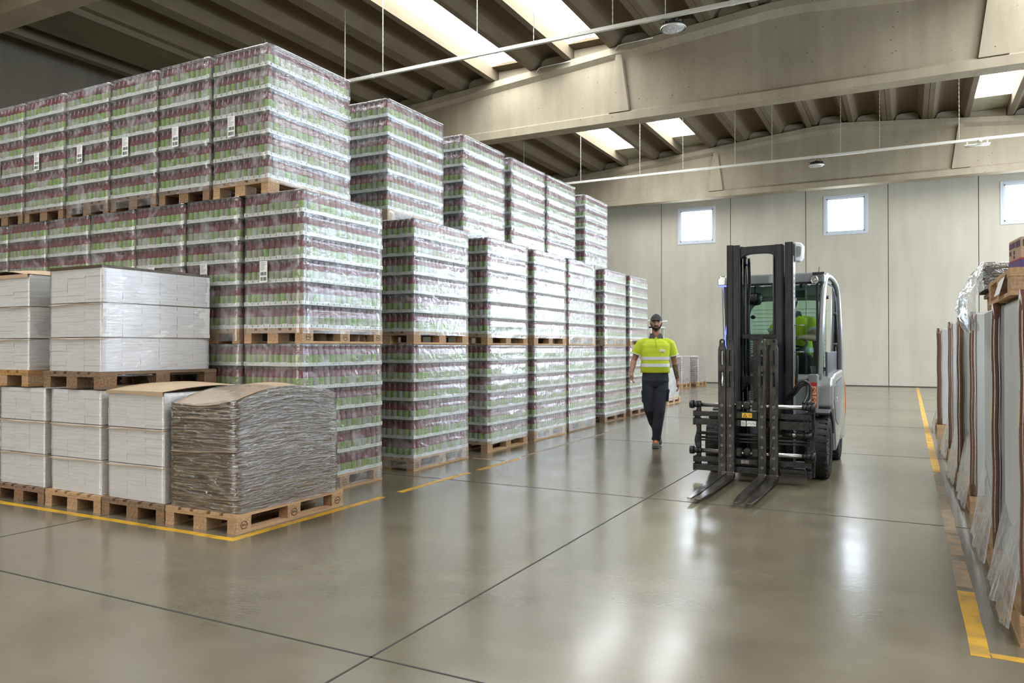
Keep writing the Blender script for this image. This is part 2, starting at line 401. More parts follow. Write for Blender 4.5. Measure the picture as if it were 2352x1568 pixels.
fl_ = MB(); fl_.box(XL-.3, XR+.3, YB-.3, YF+.3, -0.2, 0.0)
structure(fl_.build('floor', M['floor']))
jt = MB()
for x in (-18.0, -14.0, -10.0, -5.9, -2.14, 1.9, 5.9, 9.9): jt.box(x-.006, x+.006, YB, YF, 0.0, 0.0012)
for y in (-5.3, -1.3, 2.75, 6.82, 10.9, 14.95, 19.0, 23.05, 27.1): jt.box(XL, XR, y-.006, y+.006, 0.0, 0.0012)
structure(jt.build('trim_1', M['joint']))

# painted lines (thin paint on the floor, worn and broken)
def line(poly, m, label, h=0.0015):
    b = MB(); b.prism(poly, 'z', 0.0, h); o = b.build('floor_line', M[m]); tag(o, label, 'floor marking', 'yellow floor lines'); return o
def strip(x0, x1, y0, y1, seed, axis='y', j=.004):
    random.seed(seed); pts = []
    n = max(3, int((y1-y0 if axis == 'y' else x1-x0)/0.25))
    if axis == 'y':
        a = [(x0+random.uniform(-j,j), y0+(y1-y0)*i/n+random.uniform(-.01,.01)) for i in range(n+1)]
        b = [(x1+random.uniform(-j,j), y0+(y1-y0)*i/n+random.uniform(-.01,.01)) for i in range(n+1)][::-1]
    else:
        a = [(x0+(x1-x0)*i/n+random.uniform(-.01,.01), y0+random.uniform(-.006,.006)) for i in range(n+1)]
        b = [(x0+(x1-x0)*i/n+random.uniform(-.01,.01), y1+random.uniform(-.006,.006)) for i in range(n+1)][::-1]
    return a+b
_L = []
_L.append(line(strip(-17.5,-4.30,3.935,4.0,1,'x'), 'yellow', 'yellow floor line running left past the front of the white stacks'))
_L.append(line(strip(-4.37,-4.30,4.0,5.75,2), 'yellow', 'yellow floor line beside the cardboard pallet towards the bottles'))
_L.append(line(strip(-4.37,-4.30,6.0,7.3,3), 'yellow', 'yellow floor line in the open beside the first bottle pallets'))
_L.append(line(strip(-4.36,-4.29,7.5,8.5,4), 'yellow', 'short yellow floor line just beyond the worn break'))
_L.append(line(strip(-4.40,-4.34,8.7,12.6,5), 'yellow_worn', 'long pale worn floor line farther along the bottle row'))
_L.append(line(strip(-4.85,-4.40,8.24,8.30,6,'x'), 'yellow_worn', 'faint cross line branching towards the second bottle pallet'))
_L.append(line(strip(0.245,0.325,4.02,5.05,7), 'yellow', 'scratched yellow floor line with broken corner beside the nearest grey pallet'))
_L.append(line(strip(0.245,0.325,5.12,5.75,8), 'yellow_worn', 'worn brownish floor line between the two nearest grey pallets'))
_L.append(line(strip(0.245,0.325,5.9,6.5,9), 'yellow_worn', 'short faded floor line piece next to the second grey pallet'))
_L.append(line(strip(0.240,0.320,6.58,9.6,10), 'yellow_worn', 'faded floor line crossing the far joint by the grey pallets'))
_L.append(line(strip(0.235,0.315,9.7,29.9,11), 'yellow', 'long yellow floor line reaching the back wall'))
_L.append(line(strip(0.33,4.0,4.02,4.08,12,'x'), 'yellow', 'yellow floor line turning right in the bottom right corner'))
for o in _L: del o['group']

# back wall: precast panels with dark seams, window openings
seams = [XL] + [-17.12+2.75*i for i in range(0, 11)] + [XR]
seams = [x for x in seams if XL <= x <= XR]
wins = [(-8.17,-6.72), (-2.73,-1.30), (2.78,4.22), (11.3,12.75)]
WZ0, WZ1 = 5.53, 6.92
DX0, DX1, DZ0, DZ = 5.4, 7.3, 2.3, 6.9      # glowing opening added in the back wall, out of view, for film highlights
wl = MB()
seams = [x for x in seams if not (DX0 < x < DX1)]; seams = sorted(seams + [DX0, DX1])
for a, b in zip(seams[:-1], seams[1:]):
    a2, b2 = a+.012, b-.012
    if a == DX0:
        wl.box(a2,b2,YF,YF+.25,DZ,9.8); wl.box(a2,b2,YF,YF+.25,0,DZ0); continue
    holes = [(w0,w1,WZ0,WZ1) for w0,w1 in wins if w0 > a2 and w1 < b2]
    if holes:
        w0,w1,z0,z1 = holes[0]
        wl.box(a2,w0,YF,YF+.25,0,9.8); wl.box(w1,b2,YF,YF+.25,0,9.8); wl.box(w0,w1,YF,YF+.25,0,z0); wl.box(w0,w1,YF,YF+.25,z1,9.8)
    else: wl.box(a2,b2,YF,YF+.25,0,9.8)
structure(wl.build('wall_back', M['wall']))
dd = MB(); dd.box(DX0,DX1,YF+.1,YF+.12,DZ0,DZ); structure(dd.build('window_5', M['highlight_glow']))
seamo = MB()
for x in seams: seamo.box(x-.013, x+.013, YF+.012, YF+.24, 0, 9.8)
seamo.box(XL, XR, YF-.004, YF+.0, 0, 0.035)
structure(seamo.build('trim_2', M['seam']))
for i, (w0, w1) in enumerate(wins):
    f = MB(); y0, y1 = YF-.02, YF+.12; t = .07
    f.box(w0-.03,w0+t,y0,y1,WZ0-.03,WZ1+.03); f.box(w1-t,w1+.03,y0,y1,WZ0-.03,WZ1+.03)
    f.box(w0+t,w1-t,y0,y1,WZ0-.03,WZ0+t); f.box(w0+t,w1-t,y0,y1,WZ1-t,WZ1+.03)
    s2 = .05; f.box(w0+t,w0+t+s2,y0+.02,y1-.01,WZ0+t,WZ1-t); f.box(w1-t-s2,w1-t,y0+.02,y1-.01,WZ0+t,WZ1-t)
    f.box(w0+t,w1-t,y0+.02,y1-.01,WZ0+t,WZ0+t+s2); f.box(w0+t,w1-t,y0+.02,y1-.01,WZ1-t-s2,WZ1-t)
    f.box((w0+w1)/2-.09,(w0+w1)/2+.09,y0-.01,y0+.03,WZ0+.075,WZ0+.10)
    fo = structure(f.build('window_%d' % (i+1), M['white_frame'], bevel=.006))
    g = MB(); g.box(w0+.1,w1-.1,YF+.05,YF+.06,WZ0+.1,WZ1-.1); structure(g.build('window_pane', M['daylight'], fo))

# side walls and the wall behind the camera (with daylight doors and added glowing openings that light the hall)
def wall_with_doors(name, axis, pos, a0, a1, doors, thick, m, ztop_=9.9):
    w = MB(); segs = sorted(doors); cur = a0
    def bx(u0,u1,z0,z1):
        if axis == 'x': w.box(min(pos,pos+thick),max(pos,pos+thick),u0,u1,z0,z1)
        else: w.box(u0,u1,min(pos,pos+thick),max(pos,pos+thick),z0,z1)
    for d0,d1,z0,z1 in segs:
        bx(cur,d0,0,ztop_)
        if z0 > 0: bx(d0,d1,0,z0)
        bx(d0,d1,z1,ztop_); cur = d1
    bx(cur,a1,0,ztop_)
    structure(w.build(name, m))
    for i,(d0,d1,z0,z1) in enumerate(segs):
        p = MB(); e = pos + thick*.5
        if axis == 'x': p.box(e-.01,e+.01,d0,d1,z0,z1)
        else: p.box(d0,d1,e-.01,e+.01,z0,z1)
        yield p
k = 0
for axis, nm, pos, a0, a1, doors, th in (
        ('x','wall_right',XR,YB,YF,[(3.0,7.5,0,4.6),(13.0,17.5,0,4.6),(22.0,25.2,2.4,6.9),(9.0,11.0,5.5,6.9),(27.0,29.0,5.5,6.9)],.25),  # the tall raised opening is added to put highlights on the nearest bottle film
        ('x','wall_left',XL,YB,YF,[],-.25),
        ('y','wall_front',YB,XL,XR,[(-10.0,-6.2,0,4.3),(4.8,6.2,5.5,6.9)],-.25)):  # the low front opening is unseen, added as fill for the front faces
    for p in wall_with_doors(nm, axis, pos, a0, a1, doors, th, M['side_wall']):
        k += 1; structure(p.build('door_%d' % k, M['front_fill'] if axis == 'y' else (M['highlight_glow'] if k == 3 else M['daylight_door'])))

# roof: ribbed concrete elements with translucent strips between them
PW, SKW = 1.22, 1.03
els = []     # (x0, x1, kind)
x = AP - PW/2
els.append((x, x+PW, 'c'))
right = ['c','c','c','s','c','s','c','c','s','c','c','c','c']; left = ['c','c','c','s','c','s','c','c','c','c']
xx = AP + PW/2
for kd in right:
    w = PW if kd == 'c' else SKW; els.append((xx, xx+w, kd)); xx += w
xx = AP - PW/2
for kd in left:
    w = PW if kd == 'c' else SKW; els.append((xx-w, xx, kd)); xx -= w
cb = MB(); rb = MB(); skn = 0
RH = 0.30
bays = [(YB, -3.0-.0), (-3.0, 7.75), (7.75, 18.5), (18.5, 29.4), (29.4, YF+.2)]
for x0, x1, kd in els:
    if x1 < XL-.6 or x0 > XR+.6: continue
    xc = (x0+x1)/2; zb = ztop(xc) + .02
    if kd == 'c':
        fw = .15; g = .006
        prof_o = [(x0+g,0),(x0+fw,0),(x0+fw+.035,.03),(x0+.30,RH-.07),(x0+.38,RH-.012),(x0+.45,RH),(x1-.45,RH),(x1-.38,RH-.012),(x1-.30,RH-.07),(x1-fw-.035,.03),(x1-fw,0),(x1-g,0),(x1-g,RH+.12),(x0+g,RH+.12)]
        sgn = -SL if xc > AP else SL
        if abs(xc-AP) < .3: sgn = 0
        poly = [(u, zb + h + sgn*(u-xc)) for u, h in prof_o]
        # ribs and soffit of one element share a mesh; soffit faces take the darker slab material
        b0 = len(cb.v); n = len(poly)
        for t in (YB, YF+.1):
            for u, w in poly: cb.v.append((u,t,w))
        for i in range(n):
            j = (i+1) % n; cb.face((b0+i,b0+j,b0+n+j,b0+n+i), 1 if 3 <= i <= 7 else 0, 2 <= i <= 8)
    else:
        z = ztop(xc) + RH - .02
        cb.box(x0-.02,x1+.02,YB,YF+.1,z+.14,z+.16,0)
        for bi,(ya,yb) in enumerate(bays):
            if yb-ya < 3: cb.box(x0-.02,x1+.02,ya,yb,z,z+.05,1); continue
            s0, s1 = ya+.42, yb-.42
            if bi == 3: s1 = yb-1.55
            pan = MB()
            kk = 14
            pan.grid(lambda u,v: (x0-.01+(x1-x0+.02)*u, s0+(s1-s0)*v, z+.02+.05*math.sin(PI*u)), kk, 4, 0)
            skn += 1
            structure(pan.build('skylight', M['skylight']))
            cb.box(x0-.02,x1+.02,ya,s0,z,z+.06,1)
            if bi == 3:
                q = MB(); q.box(x0-.02,x1+.02,s1,yb,z,z+.06); structure(q.build('skylight_blind', M['skylight_off']))
            else: cb.box(x0-.02,x1+.02,s1,yb,z,z+.06,1)
xe = els and min(e[0] for e in els)
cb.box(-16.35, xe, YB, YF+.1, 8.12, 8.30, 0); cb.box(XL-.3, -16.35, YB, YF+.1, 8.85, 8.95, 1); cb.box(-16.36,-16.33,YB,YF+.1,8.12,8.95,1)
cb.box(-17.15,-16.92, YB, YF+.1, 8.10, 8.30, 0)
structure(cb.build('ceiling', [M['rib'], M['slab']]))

# the long tapered beams
def beam(yc, name='ceiling_beam'):
    b = MB(); fl2 = .23; web = .07
    xs = [XL, AP-9.2, AP-3.98, AP-1.0, AP, AP+1.0, AP+3.98, AP+9.2, XR]
    def topz(x):
        d = abs(x-AP); return ZA - SL*d if d > 0.4 else ZA - SL*0.4 + 0.0
    N_ = 48; L = [XL + (XR-XL)*i/N_ for i in range(N_+1)] + [AP-.4, AP+.4]; L.sort()
    def sec(x):
        t = topz(x)
        return [(yc-fl2,HB),(yc+fl2,HB),(yc+fl2,HB+.20),(yc+web+.04,HB+.27),(yc+web,HB+.29),(yc+web,t-.30),(yc+.13,t-.25),(yc+.25,t-.17),(yc+.25,t),(yc-.25,t),(yc-.25,t-.17),(yc-.13,t-.25),(yc-web,t-.30),(yc-web,HB+.29),(yc-web-.04,HB+.27),(yc-fl2,HB+.20)]
    b.rings([[(x,y,z) for y,z in sec(x)] for x in L], smooth=False)
    # tapered stiffeners and the thicker web beyond them
    for sx in (-1, 1):
        xs_ = AP + sx*4.02
        for side in (-1, 1):
            t = topz(xs_)-.2
            p = [(xs_-.07,t),(xs_+.07,t),(xs_+.27,HB+.24),(xs_-.27,HB+.24)]
            ya, yb = (yc-fl2+.005, yc) if side < 0 else (yc, yc+fl2-.005)
            b.prism(p, 'y', ya, yb)
            xe = XL if sx < 0 else XR
            t0, t1 = topz(xs_)-.28, topz(xe)-.28
            q = [(xs_,t0),(xe,t1),(xe,HB+.25),(xs_,HB+.25)] if sx > 0 else [(xe,t1),(xs_,t0),(xs_,HB+.25),(xe,HB+.25)]
            ya, yb = (yc-web-.05, yc) if side < 0 else (yc, yc+web+.05)
            b.prism(q, 'y', ya, yb)
    o = structure(b.build(name, M['beam']))
    # infill above the beam between the ribs
    c = MB()
    for x0,x1,kd in els:
        if x1 < XL or x0 > XR: continue
        xc = (x0+x1)/2
        if kd == 'c':
            poly = [(x0+.2, ztop(x0+.2)-.02),(x1-.2, ztop(x1-.2)-.02),(x1-.30,ztop(xc)+RH-.06),(x1-.42,ztop(xc)+RH-.01),(x0+.42,ztop(xc)+RH-.01),(x0+.30,ztop(xc)+RH-.06)]
        else:
            poly = [(x0, ztop(x0)-.02),(x1, ztop(x1)-.02),(x1, ztop(xc)+RH-.03),(x0, ztop(xc)+RH-.03)]
        c.prism(poly, 'y', yc-.04, yc+.04)
    structure(c.build('ceiling_infill', M['beam']))
for yc in (-3.0, 7.75, 18.5, 29.4): beam(yc)

# white conduits along the near beam
for cx in (-8.75, -6.55):
    c = MB(); z0 = ztop(cx)
    c.tube([(cx+.0,18.22,z0-.10),(cx+.1,18.2,z0+.0),(cx+.25,18.2,z0+.015),(cx+1.0,18.2,z0+.03)], .012, 8)
    tag(c.build('conduit', M['galv']), '%s thin white conduit bent over the long beam' % ('left' if cx < -8 else 'right'), 'conduit')

# hanging light rails, lamps
def rail(y, z, x0, x1, hang, label):
    t = thing('light_rail', label, 'rail', (0,y,z))
    b = MB(); b.box(x0,x1,-.03,.03,-.035,.035)
    xx = x0+.4
    while xx < x1: b.box(xx-.04,xx+.04,-.034,.034,-.039,.039); xx += 1.5
    b.build('rail_body', M['galv'], t, bevel=.004)
    for i, hx in enumerate(hang):
        c = MB(); zt = ztop(hx)+.1-z
        k = int(zt/.06)
        for q in range(k):
            a = zt*q/k; bb = zt*(q+1)/k
            w = .009 if q % 2 else .004
            c.box(hx-w,hx+w,-.005 if q % 2 else -.009,.005 if q % 2 else .009,.03+a,.03+bb+.01)
        c.build('hanger', M['chain'], t)
    return t
rail(13.0, 7.16, XL+.1, 9.0, (-13.2,-10.85,-9.83,-7.53,-6.29,-4.71,-3.74,-1.5,.8,3), 'long pale rail hung on chains under the nearer roof lights')
rail(24.0, 7.0, XL+.1, 9.0, (-12,-9.84,-7.76,-6.34,-4.72,-3.63,-1.72,-.70,1.25,3.2), 'long pale rail hung on chains before the far beam')
def high_bay(x, y, zr, z, label, r=.21):
    t = thing('high_bay_lamp', label, 'lamp', (x,y,z))
    b = MB(); b.lathe([(r*.35,.10),(r*.4,.13),(r*.15,.14)], n=28); b.lathe([(r*.98,-.012),(r,0),(r*1.0,.03),(r*.9,.045),(r*.45,.055),(r*.42,.11),(r*.2,.12)], n=32)
    for q in range(14):
        a = 2*PI*q/14; T = Matrix.Rotation(a,4,'Z'); b.box(r*.3,r*.86,-.006,.006,.04,.10,T=T)
    b.build('lamp_housing', M['black'], t)
    l_ = MB(); l_.lathe([(r*1.03,-.02),(r*1.05,0),(r*1.0,.012),(r*.93,-.005),(r*.9,-.02)], n=32, caps=False); l_.build('rim', M['galv'], t)
    g = MB(); g.lathe([(.001,-.028),(r*.5,-.027),(r*.93,-.012)], n=32, caps=False)
    for q in range(6):
        a = 2*PI*q/6; g.cyl((r*.5*math.cos(a),r*.5*math.sin(a),-.034),(r*.5*math.cos(a),r*.5*math.sin(a),-.02),.012,n=8)
    g.build('lens', M['lamp_glass'], t)
    c = MB(); h = zr-z
    h -= .06
    for pts in ([(.0,0,.12),(.01,0,h*.5+.06),(0,0,h)], [(.05,0,.12),(.13,0,h*.45+.04),(.11,0,h*.8),(.06,0,h)], [(-.1,0,.09),(-r*1.15,0,.12),(-r*1.1,0,.20),(-.1,0,h)]):
        c = MB(); c.tube(pts, .006, 6); c.build('cable', M['black'], t)
high_bay(-3.6, 13.0, 7.16, 6.93, 'round high bay lamp hanging under the nearer rail')
high_bay(-2.37, 24.0, 7.0, 6.74, 'small round lamp hanging under the far rail')
t = thing('tube_light', 'white twin tube light fixed under the far rail on the right', 'lamp', (1.67,24.0,6.845))
b = MB(); b.box(-.30,.30,-.06,.06,.0,.03); b.box(-.25,-.22,-.02,.02,.03,.11); b.box(.22,.25,-.02,.02,.03,.11); b.build('fixture', M['galv'], t, bevel=.004)
for s_ in (-.035,.035):
    b = MB(); b.cyl((-.28,s_,-.016),(.28,s_,-.016),.016,n=10); b.build('tube', M['tube'], t)
b = MB(); b.lathe([(.05,0),(.06,.03),(.05,.07),(.02,.08)], c=(.05,-.10,.05), n=16); b.build('junction_box', M['galv'], t)
# ------------------------------------------------------------------ pallets
def pallet_parts(L=1.2, W=0.8, m_b='wood', m_x='wood_x', m_k='block', seed=0):
    """euro pallet; W along x, L along y, corner at origin; returns (boards MB, [block MBs])"""
    rnd = random.Random(seed); b = MB()
    t = .022
    # bottom runners along y
    for x0, x1 in ((0,.10),(W/2-.0725,W/2+.0725),(W-.10,W)): b.box(x0,x1,0,L,0,t,0)
    # cross boards under the deck
    for y0, y1 in ((0,.145),(L/2-.0725,L/2+.0725),(L-.145,L)): b.box(0,W,y0,y1,.100,.122,1)
    # deck boards along y
    for x0, x1 in ((0,.145),(.1825,.2825),(.3275,.4725),(.5175,.6175),(.655,.8)):
        j = rnd.uniform(-.003,.003); b.box(x0*W/.8,x1*W/.8,j,L+j,.122,.144,0)
    blocks = []
    for x0, x1 in ((.002,.10),(W/2-.0725,W/2+.0725),(W-.10,W-.002)):
        for y0, y1 in ((.002,.145),(L/2-.0725,L/2+.0725),(L-.145,L-.002)):
            k = MB(); k.box(x0,x1,y0,y1,t,.100,0); blocks.append(k)
    return b, blocks
_pal = {}
def pallet(parent, style='fresh', detailed=False, loc=(0,0,0), marks=False):
    ms = {'fresh': ('wood','wood_x','block'), 'old': ('wood_old','wood_old','block_old'), 'amber': ('wood_warm','wood_warm','block')}[style]
    key = (style, detailed)
    if key not in _pal:
        b, ks = pallet_parts(seed=len(_pal))
        if detailed: _pal[key] = (b.mesh('pallet', [M[ms[0]],M[ms[1]],M[ms[2]]]), [k.mesh('block', M[ms[2]]) for k in ks])
        else:
            for k in ks:
                o = len(b.v); b.v += k.v; b.f += [tuple(i+o for i in f) for f in k.f]; b.m += [2]*len(k.f); b.s += k.s
            _pal[key] = (b.mesh('pallet', [M[ms[0]],M[ms[1]],M[ms[2]]]), [])
    pm, ks = _pal[key]
    p = inst('pallet', pm, parent, loc)
    for k in ks: inst('block', k, p)
    return p
def mark_mesh():
    """burnt oval mark as on pallet blocks, facing -y, centred at origin, about 7 cm"""
    b = MB(); n = 20
    for i in range(n):
        a0, a1 = 2*PI*i/n, 2*PI*(i+1)/n
        q = []
        for a, r in ((a0,1),(a1,1),(a1,.86),(a0,.86)): q.append((.034*r*math.cos(a),0,.030*r*math.sin(a)))
        k = len(b.v); b.v += q; b.face((k,k+1,k+2,k+3))
    return b.mesh('burnt_mark', M['brand'])
MARK = mark_mesh()
def mark(parent, x, y, z, rz, txt='EPAL'):
    o = inst('burnt_mark', MARK, parent, (x,y,z), rz)
    a = text_mesh(txt, .021, 'mark_lettering', M['brand'], o, (0,-.0006,0), (PI/2,0,0), depth=.0003)
    return o

# ------------------------------------------------------------------ bottles
BR = .0392
BPROF = [(.030,0),(BR,.004),(BR,.012),(BR,.100),(BR*.99,.112),(BR*.94,.128),(BR*.86,.146),(BR*.76,.164),(BR*.67,.176),(BR*.64,.180)]
def add_bottle(b, x, y, z, a0, n=14, lod=0):
    def sm(i, j):
        if i == 2 or (lod and i == 1):
            return 1 if (j % n) < n*0.44 else 2
        return 0
    prof = BPROF if not lod else [(BR,.0),(BR,.012),(BR,.100),(BR*.94,.128),(BR*.66,.170)]
    def sm2(i, j): return (1 if j < n*0.44 else 2) if i == 1 else 0
    b.lathe(prof, (x,y,z), n=n, seg_m=(sm2 if lod else sm), a0=a0, caps=False)
    b.lathe([(BR*.66,.176 if not lod else .165),(BR*.72,.178),(BR*.72,.194),(BR*.64,.198)], (x,y,z), n=max(8,n-4), m=3, caps=True)
    if not lod:      # dark lettering across the label, on both sides
        for off in (.21, .71):
            for q in range(2):
                aa = a0 + 2*PI*off; w = .34 - q*.10; zz = z + .062 - q*.020
                k = len(b.v); st = 4
                for i in range(st+1):
                    t = aa + w*(i/st-.5)
                    for dz in (0, .007): b.v.append((x+(BR+.0006)*math.cos(t), y+(BR+.0006)*math.sin(t), zz+dz))
                for i in range(st): b.face((k+2*i,k+2*i+2,k+2*i+3,k+2*i+1), 4)
BM = [M['juice'], M['label_green'], M['label_pale'], M['cap'], M['label_text']]
_b = MB(); add_bottle(_b, 0,0,0, 0.0, n=20); BOTTLE = _b.mesh('bottle', BM)
TH = .008          # bottles stand this high above the tray bottom
LH = 0.2135        # layer pitch
def tray_mesh(w, d):
    b = MB(); h = .040; t = .002; e = .0015
    x0, x1, y0, y1 = -w/2+e, w/2-e, -d/2+e, d/2-e
    b.box(x0,x1,y0,y1,.001,.005)
    # walls dip between the corners
    for (ax, ay, bx, by) in ((x0,y0,x1,y0),(x1,y1,x0,y1),(x1,y0,x1,y1),(x0,y1,x0,y0)):
        nx, ny = (ay-by), (bx-ax); ln = math.hypot(nx,ny); nx, ny = -nx/ln*t*-1, -ny/ln*t*-1
        pts = [(0,h),(.12,h),(.2,h-.006),(.8,h-.006),(.88,h),(1,h)]
        k = len(b.v)
        for u, hh in pts:
            px_, py_ = ax+(bx-ax)*u, ay+(by-ay)*u
            b.v += [(px_,py_,.001),(px_,py_,hh),(px_+nx,py_+ny,hh),(px_+nx,py_+ny,.001)]
        for i in range(len(pts)-1):
            a = k+4*i; c = a+4
            b.face((a,c,c+1,a+1)); b.face((a+1,c+1,c+2,a+2)); b.face((a+2,c+2,c+3,a+3))
    return b.mesh('tray', M['tray'])
SZ = {'A': (3,4), 'B': (4,3)}         # bottles in x, y
TRAY = {k: tray_mesh(nx*.08, ny*.08) for k, (nx,ny) in SZ.items()}
_packs = {}
def pack_mesh(kind, var, skip=''):
    """skip: 'f' leave out the front row (towards -y), 'r' the right column"""
    key = (kind, var, skip)
    if key not in _packs:
        nx, ny = SZ[kind]; b = MB(); rnd = random.Random(hash((kind,var)) & 0xffff if False else (ord(kind)*17+var*31))
        for i in range(nx):
            for j in range(ny):
                a = rnd.uniform(0, 2*PI)
                if 'f' in skip and j == 0: continue
                if 'r' in skip and i == nx-1: continue
                add_bottle(b, (i-(nx-1)/2)*.08, (j-(ny-1)/2)*.08, TH, a, 12)
        _packs[key] = b.mesh('bottle_pack', BM)
    return _packs[key]
def layer_layout(var):
    """packs in one layer: (kind, cx, cy, on_front, on_right) for a load with origin at front left"""
    out = []
    if var == 0:
        for j in range(5): out.append(('B', .64, .12+.24*j, j == 0, True))
        for i in range(2):
            for j in range(3): out.append(('A', .12+.24*i, .16+.32*j, j == 0, False))
        out.append(('B', .24, 1.08, False, False))
    elif var == 1:
        for j in range(5): out.append(('B', .16, .12+.24*j, j == 0, False))
        for i in range(2):
            for j in range(3): out.append(('A', .44+.24*i, .16+.32*j, j == 0, i == 1))
        out.append(('B', .64, 1.08, False, True))
    else:
        for j in range(5): out.append(('B', .64, .12+.24*j, j == 0, True))
        out.append(('B', .16, .12, True, False)); 
        for j in range(2): out.append(('A', .12, .40+.32*j, False, False))
        out.append(('A', .36+.0, .16, True, False))
        for j in range(2): out.append(('A', .36, .48+.32*j, False, False))
        out.append(('B', .24, 1.08, False, False))
    return out
_inner = {}
def inner_mesh(var, mode):
    """the rest of the bottles of one layer, simplified; mode 'side' = front and right packs are separate, 'front' = only the front ones"""
    key = (var, mode)
    if key not in _inner:
        b = MB(); rnd = random.Random(var*7+1)
        for kind,cx,cy,f,r in layer_layout(var):
            if f or (mode == 'side' and r): continue
            nx, ny = SZ[kind]
            for i in range(nx):
                for j in range(ny): add_bottle(b, cx+(i-(nx-1)/2)*.08, cy+(j-(ny-1)/2)*.08, TH, rnd.uniform(0,6.28), 6, 1)
            b.box(cx-nx*.04+.002, cx+nx*.04-.002, cy-ny*.04+.002, cy+ny*.04-.002, .001, .040, 5)
        _inner[key] = b
    return _inner[key]

# the stretch film: a skin around the load, cinched between the layers and wrinkled
def film_shell(seed, pallet_h=.144, layers=6, lh=LH, W=.8, L=1.2, down=.05, n_side=14, amp=.010, out=.009, top=True, rows=7):
    b = MB(); rnd = random.Random(seed)
    cor = .018; per = []
    def seg(ax, ay, bx, by, n, nx, ny):
        for i in range(n+1):
            u = i/n; per.append((ax+(bx-ax)*u, ay+(by-ay)*u, nx, ny, u))
    nl = n_side; nw = max(4, int(n_side*.66))
    seg(cor,0,W-cor,0,nw,0,-1); seg(W,cor,W,L-cor,nl,1,0); seg(W-cor,L,cor,L,nw,0,1); seg(0,L-cor,0,cor,nl,-1,0)
    # add the end points of each side so that corners are crisp but rounded
    P = []
    for (x,y,nx,ny,u) in per: P.append((x,y,nx,ny,u))
    rings = []
    zs = []
    z0 = pallet_h - down
    zs.append((z0, 0.6, .004)); zs.append((z0+down*.5, .6, .003))
    for k in range(layers):
        for r in range(rows):
            f = r/rows; z = pallet_h + (k+f)*lh
            if f < .2: o = .0045
            elif f < .62: o = .002
            else: o = -.003 - .011*math.sin((f-.62)/.38*PI)
            zs.append((z, 1.0, o))
    zs.append((pallet_h+layers*lh-.012, 1, .0)); zs.append((pallet_h+layers*lh-.003, 1, -.012))
    for z, sc_, o in zs:
        rg = []
        for i, (x,y,nx,ny,u) in enumerate(P):
            wv = N(x*2.6+seed*3.1, y*2.6, z*9.0)*amp + N(x*9+seed, y*9, z*30)*amp*.35
            edge = 4*u*(1-u)
            d = out + o*(1.0 if edge > .1 else .4) + wv*edge
            d = max(d, .0022)
            rg.append((x+nx*d, y+ny*d, z))
        rings.append(rg)
    b.rings(rings, caps=False)
    if top:
        k = len(b.v) - len(P)
        c = b.vert((W/2, L/2, pallet_h+layers*lh-.002))
        for i in range(len(P)): b.face((k+i, k+(i+1)%len(P), c), 0, False)
    return b
FILM_B = [film_shell(s_, amp=.008, out=.008, down=(.05,.12,.12,.04)[s_]).mesh('stretch_film', M['film_bottle']) for s_ in range(4)]
def barcode_mesh(seed=0):
    b = MB(); w, h = .105, .200; rnd = random.Random(seed)
    b.box(-w/2,w/2,-.0006,.0,-h,0,0)
    def bars(z0, z1, x0, x1):
        x = x0
        while x < x1:
            d = rnd.choice((.0012,.002,.003)); b.box(x,min(x+d,x1),-.0012,-.0006,z0,z1,1); x += d + rnd.choice((.0012,.0022,.003))
    bars(-.135,-.103,-w/2+.012,w/2-.012); bars(-.185,-.150,-w/2+.012,w/2-.012)
    for r_ in range(8):       # lines of small print
        z = -.010 - r_*.0108; x = -w/2+.010; end = w/2-.012 - rnd.uniform(0,.05)
        while x < end:
            d = rnd.uniform(.003,.012); b.box(x,min(x+d,end),-.0012,-.0006,z-.0035,z,1); x += d+.003
    return b.mesh('barcode_label', [M['label'], M['ink']])
BARS = [barcode_mesh(i) for i in range(2)]

